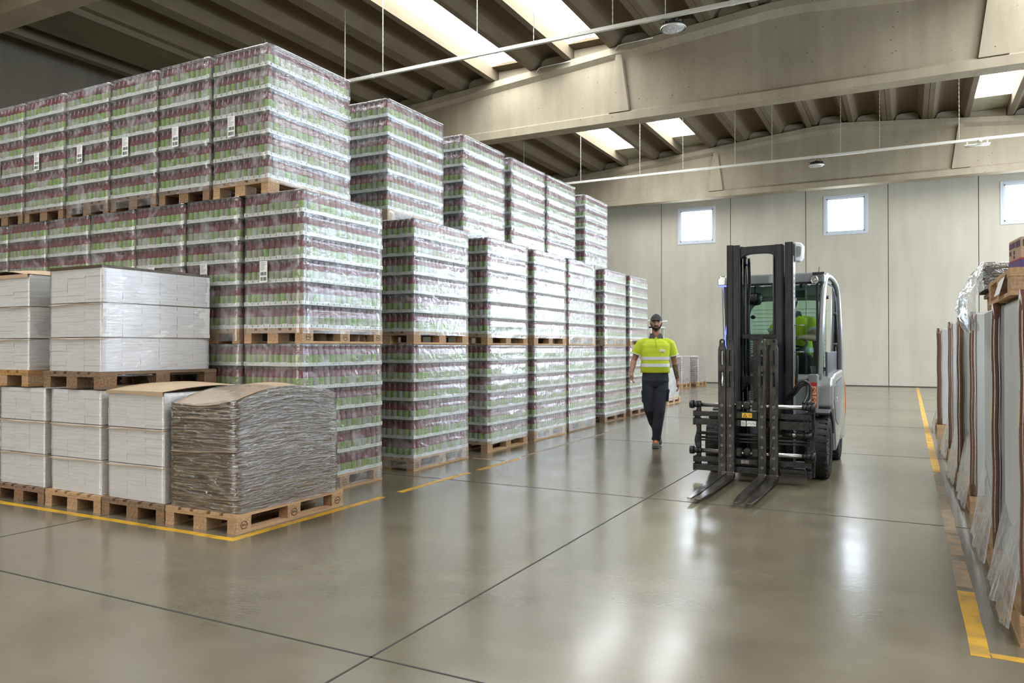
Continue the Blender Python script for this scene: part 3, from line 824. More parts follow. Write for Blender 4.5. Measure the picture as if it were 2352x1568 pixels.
loads = 0
def bottle_load(x, y, z, label, group, mode='side', trays=True, bottles=False, style='fresh', tag_x=.32, detailed=False, rz=0.0, marks=False, label_side=None, has_label=True, sx=1.0):
    """one wrapped pallet of bottles; x,y = front left corner on the ground plan"""
    global loads
    loads += 1; seed = loads; rnd = random.Random(seed*13)
    t = thing('bottle_pallet_load', label, 'pallet of bottles', (x,y,z), rz, group)
    if sx != 1.0: t.scale = (sx,1,1)
    p = pallet(t, style, detailed)
    if marks:
        mark(p, .8+.0006, .075, .061, PI/2); mark(p, .8+.0006, 1.125, .061, PI/2); mark(p, .8+.0006, .6, .061, PI/2, 'EUR')
    inner = MB()
    for k in range(6):
        var = rnd.choice((0,1,0,1,2)) if k else rnd.choice((0,1)); zz = .144 + k*LH
        jx, jy = rnd.uniform(-.003,.003), rnd.uniform(-.003,.003)
        for kind,cx,cy,f,r in layer_layout(var):
            if not f and not (mode == 'side' and r): continue
            skip = ''
            if bottles: skip = ('f' if f else '') + ('r' if r and mode == 'side' else '')
            pk = inst('bottle_pack', pack_mesh(kind, rnd.randrange(4), skip), t, (cx+jx,cy+jy,zz))
            if trays: inst('tray', TRAY[kind], pk)
            else:
                inst('tray', TRAY[kind], pk)
            if bottles:
                nx, ny = SZ[kind]
                for i in range(nx):
                    for j in range(ny):
                        if ('f' in skip and j == 0) or ('r' in skip and i == nx-1):
                            inst('bottle', BOTTLE, pk, ((i-(nx-1)/2)*.08, (j-(ny-1)/2)*.08, TH), rnd.uniform(0,6.28))
        im = inner_mesh(var, mode); o = len(inner.v)
        inner.v += [(a+jx,b_+jy,c+zz) for a,b_,c in im.v]; inner.f += [tuple(i+o for i in f_) for f_ in im.f]; inner.m += im.m; inner.s += im.s
    key = None
    io = inner.build('inner_bottles', BM+[M['tray']], t); io['kind'] = 'stuff'
    inst('stretch_film', FILM_B[seed % 4], t)
    if has_label:
        inst('barcode_label', BARS[seed % 2], t, (tag_x, -.026, .144+3*LH-.004+rnd.uniform(-.01,.01)), rnd.uniform(-.02,.02))
    return t

PH = .144 + 6*LH            # height of a load
def ordinal(i): return ('nearest', 'second', 'third', 'fourth', 'fifth', 'sixth', 'seventh')[i]
styles = ['fresh','old','old','old','fresh','old','old']
# first row, running off to the left; top level sits further left than the ones below
LV = ('bottom level','middle level','top level')
cnt = ['rightmost','second','third','fourth','fifth','sixth','seventh']
for lv, (x_right, yy, pitch, n) in enumerate(((-4.92,5.30,.783,3), (-4.92,5.30,.770,7), (-5.35,5.30,.783,6))):
    for i in range(n):
        x0 = x_right - .745 - pitch*i - (.03*(1 if i else 0) if lv == 1 else 0)
        lab = 'wrapped red bottle pallet in the front row, %s %s' % (LV[lv], 'at the right corner' if i == 0 else ('load, %s from the right corner' % cnt[i]))
        bottle_load(x0, yy + .014+(.005*math.sin(i*2.1+lv)), lv*PH, lab, 'wrapped bottle pallets in the front row',
                    mode='side' if i == 0 else 'front', bottles=(i == 0 and lv > 0),
                    style='fresh' if (i == 0 or (lv == 1)) else 'old', tag_x=.30 if lv != 0 else .3, marks=(i == 0 and lv < 2), has_label=(lv == 2 or (lv == 1 and i < 5)), sx=.922)
# hidden loads that carry the rest of the front row
for i in range(3,7):
    bottle_load(-4.92-.745-.783*i, 5.30, 0, 'wrapped red bottle pallet behind the white paper stacks at floor level, %s from the corner' % cnt[i], 'bottle pallets behind the paper stacks', mode='front', has_label=False, sx=.922)
# rows beyond, each one column deep along the aisle
rows = [('second', 7.08, 1, 'fresh'), ('third', 8.77, 0, 'fresh'), ('fourth', 10.18, 0, 'fresh'), ('fifth', 11.48, 0, 'old'), ('sixth', 13.30, 0, 'old'), ('seventh', 14.75, 0, 'old')]
for ri, (nm, yy, extra, stl) in enumerate(rows):
    for lv in range(3):
        if nm == 'seventh' and lv == 2: continue
        xr = (-4.92 if lv < 2 else -5.33) - (.06 if ri >= 4 else 0) 
        y2 = yy + (.06 if lv == 2 else 0) + (.30 if (lv == 2 and nm == 'fourth') else 0)*0
        for e in range(2 if extra else 1):
            bottle_load(xr-.8-.835*e, y2, lv*PH, 'wrapped red bottle pallet in the %s stack along the aisle, %s%s' % (nm, LV[lv], ' behind left' if e else ''),
                        'wrapped bottle pallets in the %s stack' % nm, mode='side' if e == 0 else 'front', style=stl if lv != 1 else 'fresh',
                        marks=(ri == 0 and lv == 0), has_label=(ri in (0,) and lv > 0) or (ri == 2 and lv == 0), tag_x=.10 if lv == 2 else .28, detailed=(lv == 0 and ri < 2))
# ------------------------------------------------------------------ white paper stacks and cardboard stack
def paper_tier(w, d, h, seed, nx=3, ny=6, nl=9):
    """one tier of paper bundles: columns of flat bundles, each a little out of line"""
    b = MB(); rnd = random.Random(seed)
    for i in range(nx):
        for j in range(ny):
            front = j == 0; rightc = i == nx-1
            if not (front or rightc or i == 0 or j == ny-1): continue
            x0, x1 = -w/2+w*i/nx, -w/2+w*(i+1)/nx; y0, y1 = d*j/ny, d*(j+1)/ny
            z = 0.0; n = nl + rnd.choice((-1,0,1)); cuts = sorted(rnd.uniform(0.04,.96) for _ in range(n-1))
            hs = [(b_-a)*h for a, b_ in zip([0]+cuts, cuts+[1])]
            m_ = h/n; hs = [m_*.6 + q*.4 for q in hs]; sc_ = h/sum(hs)
            for q in hs:
                q *= sc_; jx, jy = rnd.uniform(-.0009,.0009), rnd.uniform(-.0024,.0024)
                b.box(x0+.0005+jx, x1-.0005+jx, y0+.0005+jy, y1-.0005+jy, z+.0003, z+q-.0004); z += q
    b.box(-w/2+w/nx-.01, w/2-w/nx+.01, d/ny-.01, d-d/ny+.01, 0, h-.001)
    return b
def sheet(w, d, z, droop, seed, thick=.003, over=.012):
    b = MB(); rnd = random.Random(seed); ph = rnd.uniform(0,6)
    def P(u, v, t):
        x = -w/2-over+(w+2*over)*u; y = -over+(d+2*over)*v
        e = max(0,(abs(v-.5)*2)**8) ; zz = z + droop*math.sin(3.1*u+ph)*.5*e - droop*e*1.0 + .004*math.sin(7*u+ph)
        if v <= .001: y -= .012
        return (x, y, zz + t)
    b.grid(lambda u,v: P(u,v,thick), 12, 14); b.grid(lambda u,v: P(u,1-v,0), 12, 14)
    b.grid(lambda u,v: P(u,0,thick*(v)), 12, 1); b.grid(lambda u,v: P(1-u,1,thick*(v)), 12, 1)
    b.grid(lambda u,v: P(1,u,thick*(v)), 14, 1); b.grid(lambda u,v: P(0,1-u,thick*(v)), 14, 1)
    return b
def shell_box(w, d, z0, z1, seed, out=.010, amp=.008, flare=0.0, nz=26, nu=18, top=True):
    b = MB(); per = []
    for i in range(nu): u = i/nu; per.append((-w/2+w*u,0,0,-1,u))
    for i in range(nu): u = i/nu; per.append((w/2,d*u,1,0,u))
    for i in range(nu): u = i/nu; per.append((w/2-w*u,d,0,1,u))
    for i in range(nu): u = i/nu; per.append((-w/2,d-d*u,-1,0,u))
    rings = []
    for k in range(nz+1):
        z = z0 + (z1-z0)*k/nz; rg = []
        for x,y,nx,ny,u in per:
            e = 4*u*(1-u); wv = (N(x*3+seed*2.7,y*3,z*7)*amp + N(x*11,y*11+seed,z*24)*amp*.4)
            o = max(.002, out*(.4+.6*e) + wv*(.25+.75*e)) + flare*max(0,1-k/(nz*.14))**1.5
            rg.append((x+nx*o, y+ny*o, z))
        rings.append(rg)
    b.rings(rings, caps=False)
    if top:
        k = len(b.v)-len(per); c = b.vert((0,d/2,z1+.006))
        for i in range(len(per)): b.face((k+i,k+(i+1)%len(per),c),0,False)
    return b
def paper_load(x0, y0, z, w, label, style, seed, top='none', d=1.12, h=.287, gap=.008):
    """x0 = left edge of the pallet"""
    t = thing('wrapped_paper_stack', label, 'pallet of paper', (x0,y0,z), 0, 'wrapped white paper stacks')
    p = pallet(t, style, z == 0)
    p.scale = (w/.8, 1, 1)
    cx = w/2; zz = .146
    for k in range(3):
        tr = paper_tier(w-.075, d, h, seed*10+k).build('paper_tier', M['paper'], t, (cx + (.006*math.sin(seed+k*2)), .035, zz))
        zz += h
        if k < 2:
            s_ = sheet(w-.075, d, 0, .010, seed*5+k, .003, .006).build('separator_sheet', M['card'], t, (cx, .035, zz+.001)); zz += gap
    if top == 'cover':
        b = MB()
        ww = w-.07; dd = d
        def P(u, v, o):
            x = -ww/2+ww*u; y = -.02+ (dd+.04)*v
            lift = .105*math.sin(PI*min(1,max(0,(v-.02)/.85)))**.8*(.35+.65*(1-abs(u-.35))) ; return (x, y, .004+lift*.55+o)
        b.grid(lambda u,v: P(u,v,.004), 12, 16); b.grid(lambda u,v: P(u,1-v,0), 12, 16)
        b.grid(lambda u,v: (-ww/2+ww*u, -.024+.004*math.sin(9*u), -.030*v+.010+.006*math.sin(5*u)*v), 12, 2)
        b.build('cover_board', M['card'], t, (cx,.035,zz+.002))
    elif top == 'flat':
        b = MB(); b.box(-(w-.09)/2,(w-.09)/2,-.012,d+.01,0,.022); b.build('cover_board', M['card_edge'], t, (cx,.035,zz+.002))
    elif top == 'peak':
        b = MB(); ww = w-.07
        b.grid(lambda u,v: (-ww/2+ww*u, -.012+(d+.02)*v, .004+.075*math.sin(PI*min(1,u*1.1))*math.sin(PI*min(1,.15+v))), 12, 12)
        b.grid(lambda u,v: (-ww/2+ww*u, -.012+(d+.02)*(1-v), .0+.070*math.sin(PI*min(1,u*1.1))*math.sin(PI*min(1,.15+1-v))), 12, 12)
        b.box(-ww/2,ww/2-.02,-.012,-.006,-.028,.006)
        b.build('cover_board', M['card'], t, (cx,.035,zz+.002))
    film = shell_box(w-.075, d, .10, zz+(.0 if top != 'flat' else .02), seed, out=.008, amp=.006).build('stretch_film', M['film_clear'], t, (cx,.035,0))
    return t
paper_load(-5.965, 4.07, 0, .765, 'white paper stack on the floor with brown lid, beside the cardboard pallet', 'old', 1, 'cover')
paper_load(-6.745, 4.07, 0, .765, 'white paper stack on the floor on an amber pallet, second left of the cardboard pallet', 'fresh', 2)
paper_load(-7.525, 4.07, 0, .765, 'white paper stack on the floor on a dark pallet near the left edge', 'old', 3)
paper_load(-8.33, 4.06, 0, .765, 'white paper stack on the floor cut by the left edge of the photo', 'old', 4)
Z2 = .146+3*.287+2*.008+.012
paper_load(-6.80, 4.085, Z2, .80, 'upper white paper stack with bluish side, the right one of the two', 'old', 5, 'flat', d=1.11, h=.289)
paper_load(-7.83, 4.085, Z2, .80, 'upper white paper stack on an amber pallet at the left edge', 'amber', 6, 'peak', d=1.11, h=.284)

# bulging stack of cardboard sheets
t = thing('cardboard_sheet_stack', 'tall bulging stack of brown cardboard sheets wrapped in shiny film at the front corner', 'pallet of cardboard', (-5.190,4.075,0))
p = pallet(t, 'fresh', True); p.scale = (.97,1,1)
mark(t, .776+.0008, .074, .060, PI/2); mark(t, .776+.0008, .6, .060, PI/2); mark(t, .776+.0008, 1.126, .060, PI/2)
rnd = random.Random(5); NS = 66; z = .148; H_ = .83; cw, cd = .70, 1.08
def warp(u, v, f):
    """height offset of a sheet at relative height f"""
    return f**1.3*(.13*math.sin(PI*min(1,max(0,(v-.0)/1.02)))**.9*(.75+.25*math.sin(PI*u)) - .035*(1-u)*(1-v) ) + .010*math.sin(5*u+f*9)*f*(1-v)
for i in range(NS):
    f = (i+.5)/NS; th = H_/NS; jx = rnd.uniform(-.012,.012)+.012*math.sin(f*7); jy = rnd.uniform(-.014,.012) - (.012 if i % 7 == 0 else 0)
    lean = .018*math.sin(f*3.3+.6); flat = rnd.uniform(.70,.97) if i % 4 else rnd.uniform(.45,.6)
    ph = rnd.uniform(0,6); am = rnd.uniform(.001,.007)
    cu = rnd.uniform(0,.02) if i % 5 else rnd.uniform(.012,.035)
    def P(u, v, t_):
        x = .040+jx+cw*u+lean; y = .045+jy+cd*v-lean*.6
        e = math.exp(-v*22)
        return (x, y, z + warp(u,v,f) + am*math.sin(ph+6*u+5*v) - e*cu*.35*math.sin(PI*u+.4) + t_)
    b = MB(); tt = th*flat; nu, nv = 10, 14
    b.grid(lambda u,v: P(u,v,tt), nu, nv, 0); b.grid(lambda u,v: P(u,1-v,0), nu, nv, 0)
    b.grid(lambda u,v: P(u,0,tt*v), nu, 1, 1); b.grid(lambda u,v: P(1-u,1,tt*v), nu, 1, 1)
    b.grid(lambda u,v: P(1,u,tt*v), nv, 1, 1); b.grid(lambda u,v: P(0,1-u,tt*v), nv, 1, 1)
    b.build('cardboard_sheet', [M['card'], M['card_edge']], t); z += th
b = MB(); per = []; nu = 22
for i in range(nu): per.append((.037+cw*i/nu,.042,0,-1,i/nu, i/nu, 0))
for i in range(nu+8): q = i/(nu+8); per.append((.045+cw,.042+cd*q,1,0,q,1,q))
for i in range(nu): q = i/nu; per.append((.045+cw-cw*q,.048+cd,0,1,q,1-q,1))
for i in range(nu): q = i/nu; per.append((.035,.048+cd-cd*q,-1,0,q,0,1-q))
rings = []; NK = 60
for k in range(NK+1):
    f = k/NK; zz = .135 + (H_+.02)*f; rg = []
    lean = .018*math.sin(f*3.3+.6)
    for x,y,nx,ny,u,wu,wv in per:
        o = .020 + .010*math.sin(f*7)*nx + .007*N(x*5,y*5,zz*40) + .004*N(x*14,y*14,zz*90)
        rg.append((x+nx*o+lean, y+ny*o-lean*.6, zz+warp(wu,wv,f)))
    rings.append(rg)
b.rings(rings, caps=False)
b.build('stretch_film', M['film_card'], t)
b = MB()
b.grid(lambda u,v: (.02+cw*u*1.0+.012, .03+.42*v, z+warp(u,.42*v/1.1,1.0)+.004+.004*N(u*14,v*14,3)), 20, 10)
b.build('film_overlap', M['film_clear'], t)

# ------------------------------------------------------------------ right-hand row: tall cartons under grey film
def grey_load(y0, x0, label, seed, h=1.545, w=1.0, L=1.2, boards=True, board_w=.055, style='fresh', skirt=.05):
    t = thing('film_wrapped_load', label, 'wrapped pallet', (x0,y0,0), 0, 'grey film wrapped loads on the right')
    p = pallet(t, style, True); p.scale = (w/.8, 1, 1)
    c = MB(); rnd = random.Random(seed)
    c.box(.052,w-.02,.02,L-.03,.150,.150+h-.01)
    c.build('carton', M['grey_carton'], t, bevel=.006)
    for (bx, by, sx) in ((.0,.0,1),(w,.0,-1)):
        b = MB(); q = board_w; n = 14
        x1_, x2_ = sorted((bx+.004*sx, bx+sx*(.004+q)))
        rg = []
        for i in range(n+1):
            z_ = .150+(h+.006)*i/n; wb = .003*math.sin(i*1.3+seed); r_ = .010
            rg.append([(x1_+r_+wb,.004,z_),(x2_-r_+wb,.004,z_),(x2_+wb,.004+r_,z_),(x2_+wb,.05,z_),(x1_+wb,.05,z_),(x1_+wb,.004+r_,z_)])
        b.rings(rg); b.build('corner_board', M['brown_board'], t)
    f = shell_box(w-.075, L-.04, .155, .150+h, seed, out=.0035, amp=.003).build('stretch_film', M['film_grey'], t, (w/2+.026,.03,0))
    # film skirt pulled down over the pallet on the aisle side
    b = MB()
    def P(u, v):
        y = .05+(L-.10)*u + (u-.5)*.06*v; top = .50+.10*math.sin(u*5+seed)
        fl = skirt*(.5+.5*math.sin(PI*u))*v**1.6
        x = .046*(1-v)**1.5 - .010*v - fl - .007*math.sin(u*23+seed)*v - .005*math.sin(u*51+seed*2)*v
        return (x, y, top*(1-v)+(.035+.02*math.sin(u*17+seed))*v)
    b.grid(P, 26, 12); b.build('film_skirt', M['film_milky'], t)
    return t
M['grey_carton'] = mat('pale_carton', (0.52,0.53,0.51), 0.55, noise=0.1, nscale=3)
M['film_grey'] = film_mat('pale_grey_film', haze=0.55, streak=0.2, gloss=1.0, tint=(0.60,0.63,0.62), rough=0.09, stretch=(.7,.7,.7), bump=0.22, bscale=3, base=.05, lo=.35, hi=.7)
HS = (1.50,1.50,1.53,1.53,1.545,1.545)
names = [(4.22,'nearest grey film wrapped load with brown corner board at the right edge',.455), (5.52,'second grey wrapped load on the right, beneath the foil bundle',.452),
         (7.42,'third grey wrapped load on the right, past the foil bundle',.452), (8.74,'fourth grey wrapped load on the right with dark shiny corner board',.425), (10.78,'fifth grey wrapped load on the right with a thin corner board',.430), (14.10,'farthest grey wrapped load on the right, short stack with striped side',.405)]
for i, (yy, lb, xx) in enumerate(names): grey_load(yy, xx, lb, 20+i, h=HS[i], w=1.0, board_w=(.042,.044,.042,.058,.046,.075)[i])
# second column of loads behind them, out of sight but there
# things lying on top of the grey loads
ZT = 1.658
t = thing('foil_bundle', 'silvery film wrapped bundle of brown sheets on a chipboard pallet above the grey loads', 'bundle', (.50,6.02,ZT))
b = MB(); b.box(0,.8,0,.02+.62,.085,.112); 
for xx in (0.02,.36,.68): b.box(xx,xx+.10,.01,.61,0,.085)
b.build('chipboard_pallet', M['block'], t)
rnd = random.Random(9)
for i in range(9):
    b = MB(); zz = .116+.018*i; jx = rnd.uniform(-.02,.02)
    b.grid(lambda u,v: (-.03+jx+.8*u, .0+.6*v, zz+.014+.01*math.sin(PI*v)+.006*math.sin(u*5+i)), 8, 6, 0); b.grid(lambda u,v: (-.03+jx+.8*u, .6*(1-v), zz+.01*math.sin(PI*(1-v))+.006*math.sin(u*5+i)), 8, 6, 0)
    b.grid(lambda u,v: (-.03+jx+.8*u, 0, zz+.014*v+.006*math.sin(u*5+i)), 8, 1, 0); b.grid(lambda u,v: (-.03+jx, .6*(1-u), zz+.014*v+.01*math.sin(PI*(1-u))+.006*math.sin(i)), 6, 1, 0)
    b.build('brown_sheet', M['card_edge'], t)
b = shell_box(.84,.62,.12,.30,3,out=.012,amp=.02,nz=12,nu=14); b.build('foil_film', M['film_card'], t, (.38,-.01,0))
b = MB()
b.grid(lambda u,v: (-.05-.14*math.sin(PI*v*.8)*(.4+.6*math.sin(PI*u))-.02*N(u*8,v*8,1), -.12+.75*u+.03*N(u*6,v*9,5), .30-.46*v+.03*N(u*7,v*5,9)), 22, 18)
b.build('loose_film', M['film_milky'], t)
t = thing('upturned_pallet', 'pallet of fresh wood lying on the nearest grey load with a paper sheet over it', 'pallet', (.470,4.70,ZT))
pp = pallet(t, 'fresh', True); pp.rotation_euler = (0,0,0)
del t['label']; t['label'] = 'fresh wooden pallet lying on top of the nearest grey load'
t = thing('paper_sheet', 'white and brown paper sheet draped over the pallet on the nearest grey load', 'sheet', (.484,4.95,ZT+.150))
b = MB(); b.grid(lambda u,v: (.25-.28*v if v < .9 else .25-.252-(v-.9)*.35, .30*u+.03*v, .004-(0 if v < .9 else (v-.9)*1.3)), 6, 20); b.build('sheet', M['label'], t)
t = thing('carton_box', 'small printed cardboard box with purple stripe standing on the top right pallet', 'box', (.580,4.90,ZT+.1445), .10)
b = MB(); b.box(-.07,.19,-.13,.13,0,.165); b.build('carton', M['card'], t, bevel=.004)
b = MB(); b.box(-.0715,-.07,-.13,.13,.0,.045); b.box(-.07,.19,-.1315,-.13,0,.045); b.build('purple_band', mat('purple_print', (0.10,0.06,0.20), .6), t)
b = MB(); b.box(-.0717,-.07,-.13,.13,.047,.055); b.box(-.07,.19,-.1317,-.13,.047,.055); b.build('red_line', mat('red_print', (0.40,0.06,0.08), .6), t)
b = MB()
for (u0,u1,z0,z1) in ((-.12,-.03,.115,.15),(-.01,.06,.12,.15),(.075,.115,.12,.15),(.075,.115,.085,.108),(-.005,.02,.085,.105),(-.005,.02,.062,.078)):
    x = u0
    while x < u1: b.box(-.0718,-.07,x,min(x+.010,u1),z0,z1); b.box(x+.06,min(x+.070,u1+.06),-.1318,-.13,z0,z1); x += .016
b.build('printed_marks', mat('purple_ink', (0.12,0.06,0.14), .6), t)
b = MB(); b.box(-.0,.012,-.13,.13,.165,.1658); b.box(.05,.062,-.13,.13,.165,.1658); b.build('tape', M['card_edge'], t)

# ------------------------------------------------------------------ things at the back of the aisle
def low_load(x1, y0, h, label, seed, w=.8, L=1.2):
    t = thing('white_wrapped_pallet', label, 'wrapped pallet', (x1-w,y0,0), 0)
    pallet(t, 'fresh', True)
    b = MB(); b.box(.03,w-.03,.03,L-.03,.146,h); b.build('carton', M['grey_carton'], t, bevel=.01)
    shell_box(w-.05, L-.05, .08, h+.02, seed, out=.012, amp=.012).build('stretch_film', M['film_white'], t, (w/2,.025,0))
    return t
low_load(-4.99, 16.0, .88, 'low white wrapped pallet load behind the last bottle stack', 31)
low_load(-5.20, 18.2, .86, 'low white wrapped pallet load on the floor to the right behind the walking man', 32)
def reel_load(x1, y0, label, seed):
    t = thing('carton_pallet', label, 'wrapped pallet', (x1-.8,y0,0), 0)
    pallet(t, 'amber', True); rnd = random.Random(seed)
    for k in range(12):
        b = MB(); z = .148+k*.078
        for i in range(3):
            for j in range(4): jx = rnd.uniform(-.006,.006); b.box(.02+.25*i+jx,.02+.25*i+.245+jx,.02+.29*j,.02+.29*j+.285,z,z+.070)
        b.build('carton_layer', M['card_pale'], t)
    shell_box(.78,1.18,.12,1.09,seed,out=.008,amp=.006).build('stretch_film', M['film_bottle'], t, (.4,.01,0))
M['card_pale'] = mat('pale_card', (0.50,0.42,0.36), .7, noise=.3, nscale=20)
reel_load(-6.82, 25.65, 'pale carton stack near the back wall, the left one of two', 41)
reel_load(-6.66, 27.3, 'pale carton stack near the back wall, the right one of two', 42)
# rolling warehouse steps behind the man
t = thing('warehouse_steps', 'pale metal platform steps with handrail behind the walking man', 'steps', (-6.1,20.4,0))
b = MB(); b.tube([(-.95,0,2.13),(.10,0,2.13)],.018,8); b.tube([(-.95,.6,2.13),(.10,.6,2.13)],.018,8)
b.tube([(-.55,0,2.12),(-.62,0,2.05),(-.63,0,1.2)],.014,8); b.tube([(-.55,.6,2.12),(-.62,.6,2.05),(-.63,.6,1.2)],.014,8)
b.build('handrail', M['galv'], t)
for yy in (0,.56):
    b = MB(); b.prism([(-.20,2.1),(-.10,2.1),(-.95,.06),(-1.05,.06)], 'y', yy, yy+.04); b.build('stringer', M['steel'] if 'steel' in M else M['galv'], t)
for k in range(7):
    b = MB(); zz = .25+.25*k; xx = -1.0+.85*(zz/2.05); b.box(xx-.12,xx+.10,.04,.56,zz,zz+.03); b.build('step', M['galv'], t)
for xx in (-.18,.0):
    for yy in (0.02,.56):
        b = MB(); b.tube([(xx,yy,.0),(xx,yy,1.95)],.02,8); b.build('post', M['galv'], t)
b = MB(); b.box(-.25,.05,0,.58,1.93,1.97); b.build('platform', M['galv'], t)
# a wall socket pair and scuffs stay in the material; low kerb stones near the wall
# ------------------------------------------------------------------ forklift truck
M['mast'] = mat('worn_dark_steel', (0.030,0.033,0.037), 0.42, metal=0.3, noise=0.35, nscale=14, stretch=(3,3,.6), bump=0.1, bscale=20)
M['fork'] = mat('worn_fork_steel', (0.065,0.060,0.055), 0.42, metal=0.55, color2=(0.028,0.025,0.023), nscale=9, stretch=(2,2,.8), bump=0.25, bscale=25, contrast=(.35,.6))
M['fork_top'] = mat('polished_fork_steel', (0.30,0.28,0.26), 0.25, metal=0.9, color2=(0.12,0.10,0.09), nscale=5, stretch=(6,.6,1))
M['frame_black'] = mat('greasy_black_frame', (0.022,0.021,0.021), 0.45, metal=0.2, noise=0.3, nscale=16, bump=0.3, bscale=30)
M['chrome'] = mat('scratched_rod_steel', (0.48,0.46,0.42), 0.25, metal=1.0, color2=(0.28,0.26,0.22), nscale=12, stretch=(.3,4,4))
M['bolt'] = mat('bolt_steel', (0.22,0.22,0.21), 0.5, metal=0.7)
M['silver'] = mat('silver_truck_paint', (0.40,0.415,0.42), 0.28, metal=0.5, coat=0.4)
M['panel'] = mat('grey_truck_panel', (0.24,0.26,0.265), 0.38, metal=0.3)
M['dark_panel'] = mat('anthracite_panel', (0.075,0.08,0.085), 0.5)
M['rubber'] = mat('black_tyre', (0.018,0.018,0.02), 0.7, noise=0.2, nscale=30, bump=0.2, bscale=60)
M['orange'] = mat('orange_trim', (0.75,0.22,0.03), 0.35)
M['glass'] = glass_mat('green_cab_glass', (0.83,0.94,0.895))
M['headlamp'] = mat('lamp_reflector', (0.8,0.8,0.8), 0.1, metal=0.8)
M['decal_yellow'] = mat('yellow_decal', (0.85,0.52,0.03), 0.4)
M['decal_red'] = mat('red_decal', (0.55,0.04,0.03), 0.4)
M['decal_buff'] = mat('buff_decal', (0.80,0.50,0.24), 0.4)
M['blue_glow'] = emit('blue_lamp_glow', (0.18,0.22,1.0), 2.2)
M['seat'] = mat('black_seat', (0.03,0.032,0.035), 0.7)
M['strip_white'] = mat('white_decal_print', (0.75,0.77,0.8), .4)

TR = thing('forklift_truck', 'silver and black forklift with twin paired forks facing the camera', 'forklift', (-1.37,8.72,0), R(-0.6))
# forks: four, each an L with eyelet, slots and bolts
for fx0, fx1, zt in ((-.379,-.302,1.50), (-.294,-.216,1.50), (.022,.098,1.50), (.136,.214,1.50)):
    xm = (fx0+fx1)/2; w = (fx1-fx0)/2
    b = MB(); y0, y1 = -.70, -.655
    # shank: solid lower part, slotted upper part, narrowed eyelet top
    b.box(fx0,fx1,y0,y1,.06,.98)
    for z0, z1, sl in ((.98,1.14,1),(1.14,1.20,0),(1.20,1.36,1)):
        if sl:
            b.box(fx0,xm-.011,y0,y1,z0,z1); b.box(xm+.011,fx1,y0,y1,z0,z1)
            for ze, sg_ in ((z0,1),(z1,-1)):
                for sx_ in (-1,1): b.prism([(xm+sx_*.011,ze),(xm+sx_*.011,ze+sg_*.014),(xm+sx_*.002,ze)][::1 if sx_*sg_ > 0 else -1], 'y', y0, y1)
        else: b.box(fx0,fx1,y0,y1,z0,z1)
    b.prism([(fx0,1.36),(fx1,1.36),(fx1-.004,1.385),(xm+.027,1.41),(xm-.027,1.41),(fx0+.004,1.385)], 'y', y0, y1)
    for a0, a1 in ((0,PI),):
        n = 10; ro, ri = .027, .011; zc = 1.45
        b.box(xm-.027,xm-.011,y0+.006,y1-.006,1.41,zc); b.box(xm+.011,xm+.027,y0+.006,y1-.006,1.41,zc); b.box(xm-.011,xm+.011,y0+.006,y1-.006,1.41,1.437)
        for i in range(n):
            t0, t1 = PI*i/n, PI*(i+1)/n
            b.prism([(xm+ro*math.cos(t0),zc+ro*math.sin(t0)),(xm+ro*math.cos(t1),zc+ro*math.sin(t1)),(xm+ri*math.cos(t1),zc+ri*math.sin(t1)),(xm+ri*math.cos(t0),zc+ri*math.sin(t0))], 'y', y0+.006, y1-.006)
    fk = b.build('fork', M['fork'], TR, bevel=.003)
    # blade
    b = MB(); L0, L1 = -.655, -1.98; n = 14; secs = []
    for i in range(n+1):
        f = i/n; y = L0+(L1-L0)*f
        ww = w*(1 if f < .72 else 1-.50*((f-.72)/.28)**1.6)
        th = .042*(1-f)+.010*f; zb = .045
        if f < .02: zz = .10
        secs.append([(xm-ww,y,zb),(xm+ww,y,zb),(xm+ww,y,zb+th),(xm-ww,y,zb+th)])
    b.rings(secs, smooth=False)
    b.prism([(y0,.045),(y0-.03,.045),(y0-.03,.088),(y0-.012,.094),(y0,.11),(y1,.11),(y1,.045)], 'x', fx0, fx1)
    b.build('fork_blade', M['fork_top'], fk, bevel=.002)
    for k in range(7):
        z = .170+.103*k; c = MB(); c.cyl((xm,y0-.005,z),(xm,y0+.004,z),.0135,n=14); c.cyl((xm,y0-.0062,z),(xm,y0-.004,z),.0055,n=8,m=1)
        c.build('bolt', [M['bolt'],M['mast']], fk)
# carriage
XA, XB = -.655, .525
def bar(name, z0, z1, ya, yb, m='frame_black', x0=XA+.01, x1=XB-.01):
    b = MB(); b.box(x0,x1,ya,yb,z0,z1); b.box(x0-.01,x0+.012,ya-.006,yb,z0-.006,z1+.006); b.box(x1-.012,x1+.01,ya-.006,yb,z0-.006,z1+.006)
    return b.build(name, M[m], TR, bevel=.004)
for z0, z1, ya, yb in ((.665,.715,-.645,-.56),(.575,.640,-.650,-.56),(.185,.235,-.645,-.56),(.095,.158,-.650,-.56)): bar('carriage_bar', z0, z1, ya, yb)
bar('carriage_bar', .655,.725,-.655,-.60,x0=-.21,x1=.0); bar('carriage_bar', .56,.645,-.655,-.60,x0=.23,x1=XB-.03)
bar('carriage_bar', .185,.24,-.655,-.60,x0=-.21,x1=.0); bar('carriage_bar', .13,.165,-.66,-.60,x0=.23,x1=XB-.05)
for z in (.785, .300):
    b = MB(); b.cyl((XA-.02,-.625,z),(XB+.01,-.625,z),.0225,n=18); b.build('guide_rod', M['chrome'], TR)
    for xe, sg in ((XA,-1),(XB,1)):
        c = MB(); c.cyl((xe-sg*.005,-.625,z),(xe+sg*.035,-.625,z),.043,n=20); c.cyl((xe-sg*.05,-.625,z),(xe-sg*.005,-.625,z),.031,n=18); c.cyl((xe-sg*.085,-.625,z),(xe-sg*.05,-.625,z),.026,n=18)
        c.build('rod_end', M['frame_black'], TR)
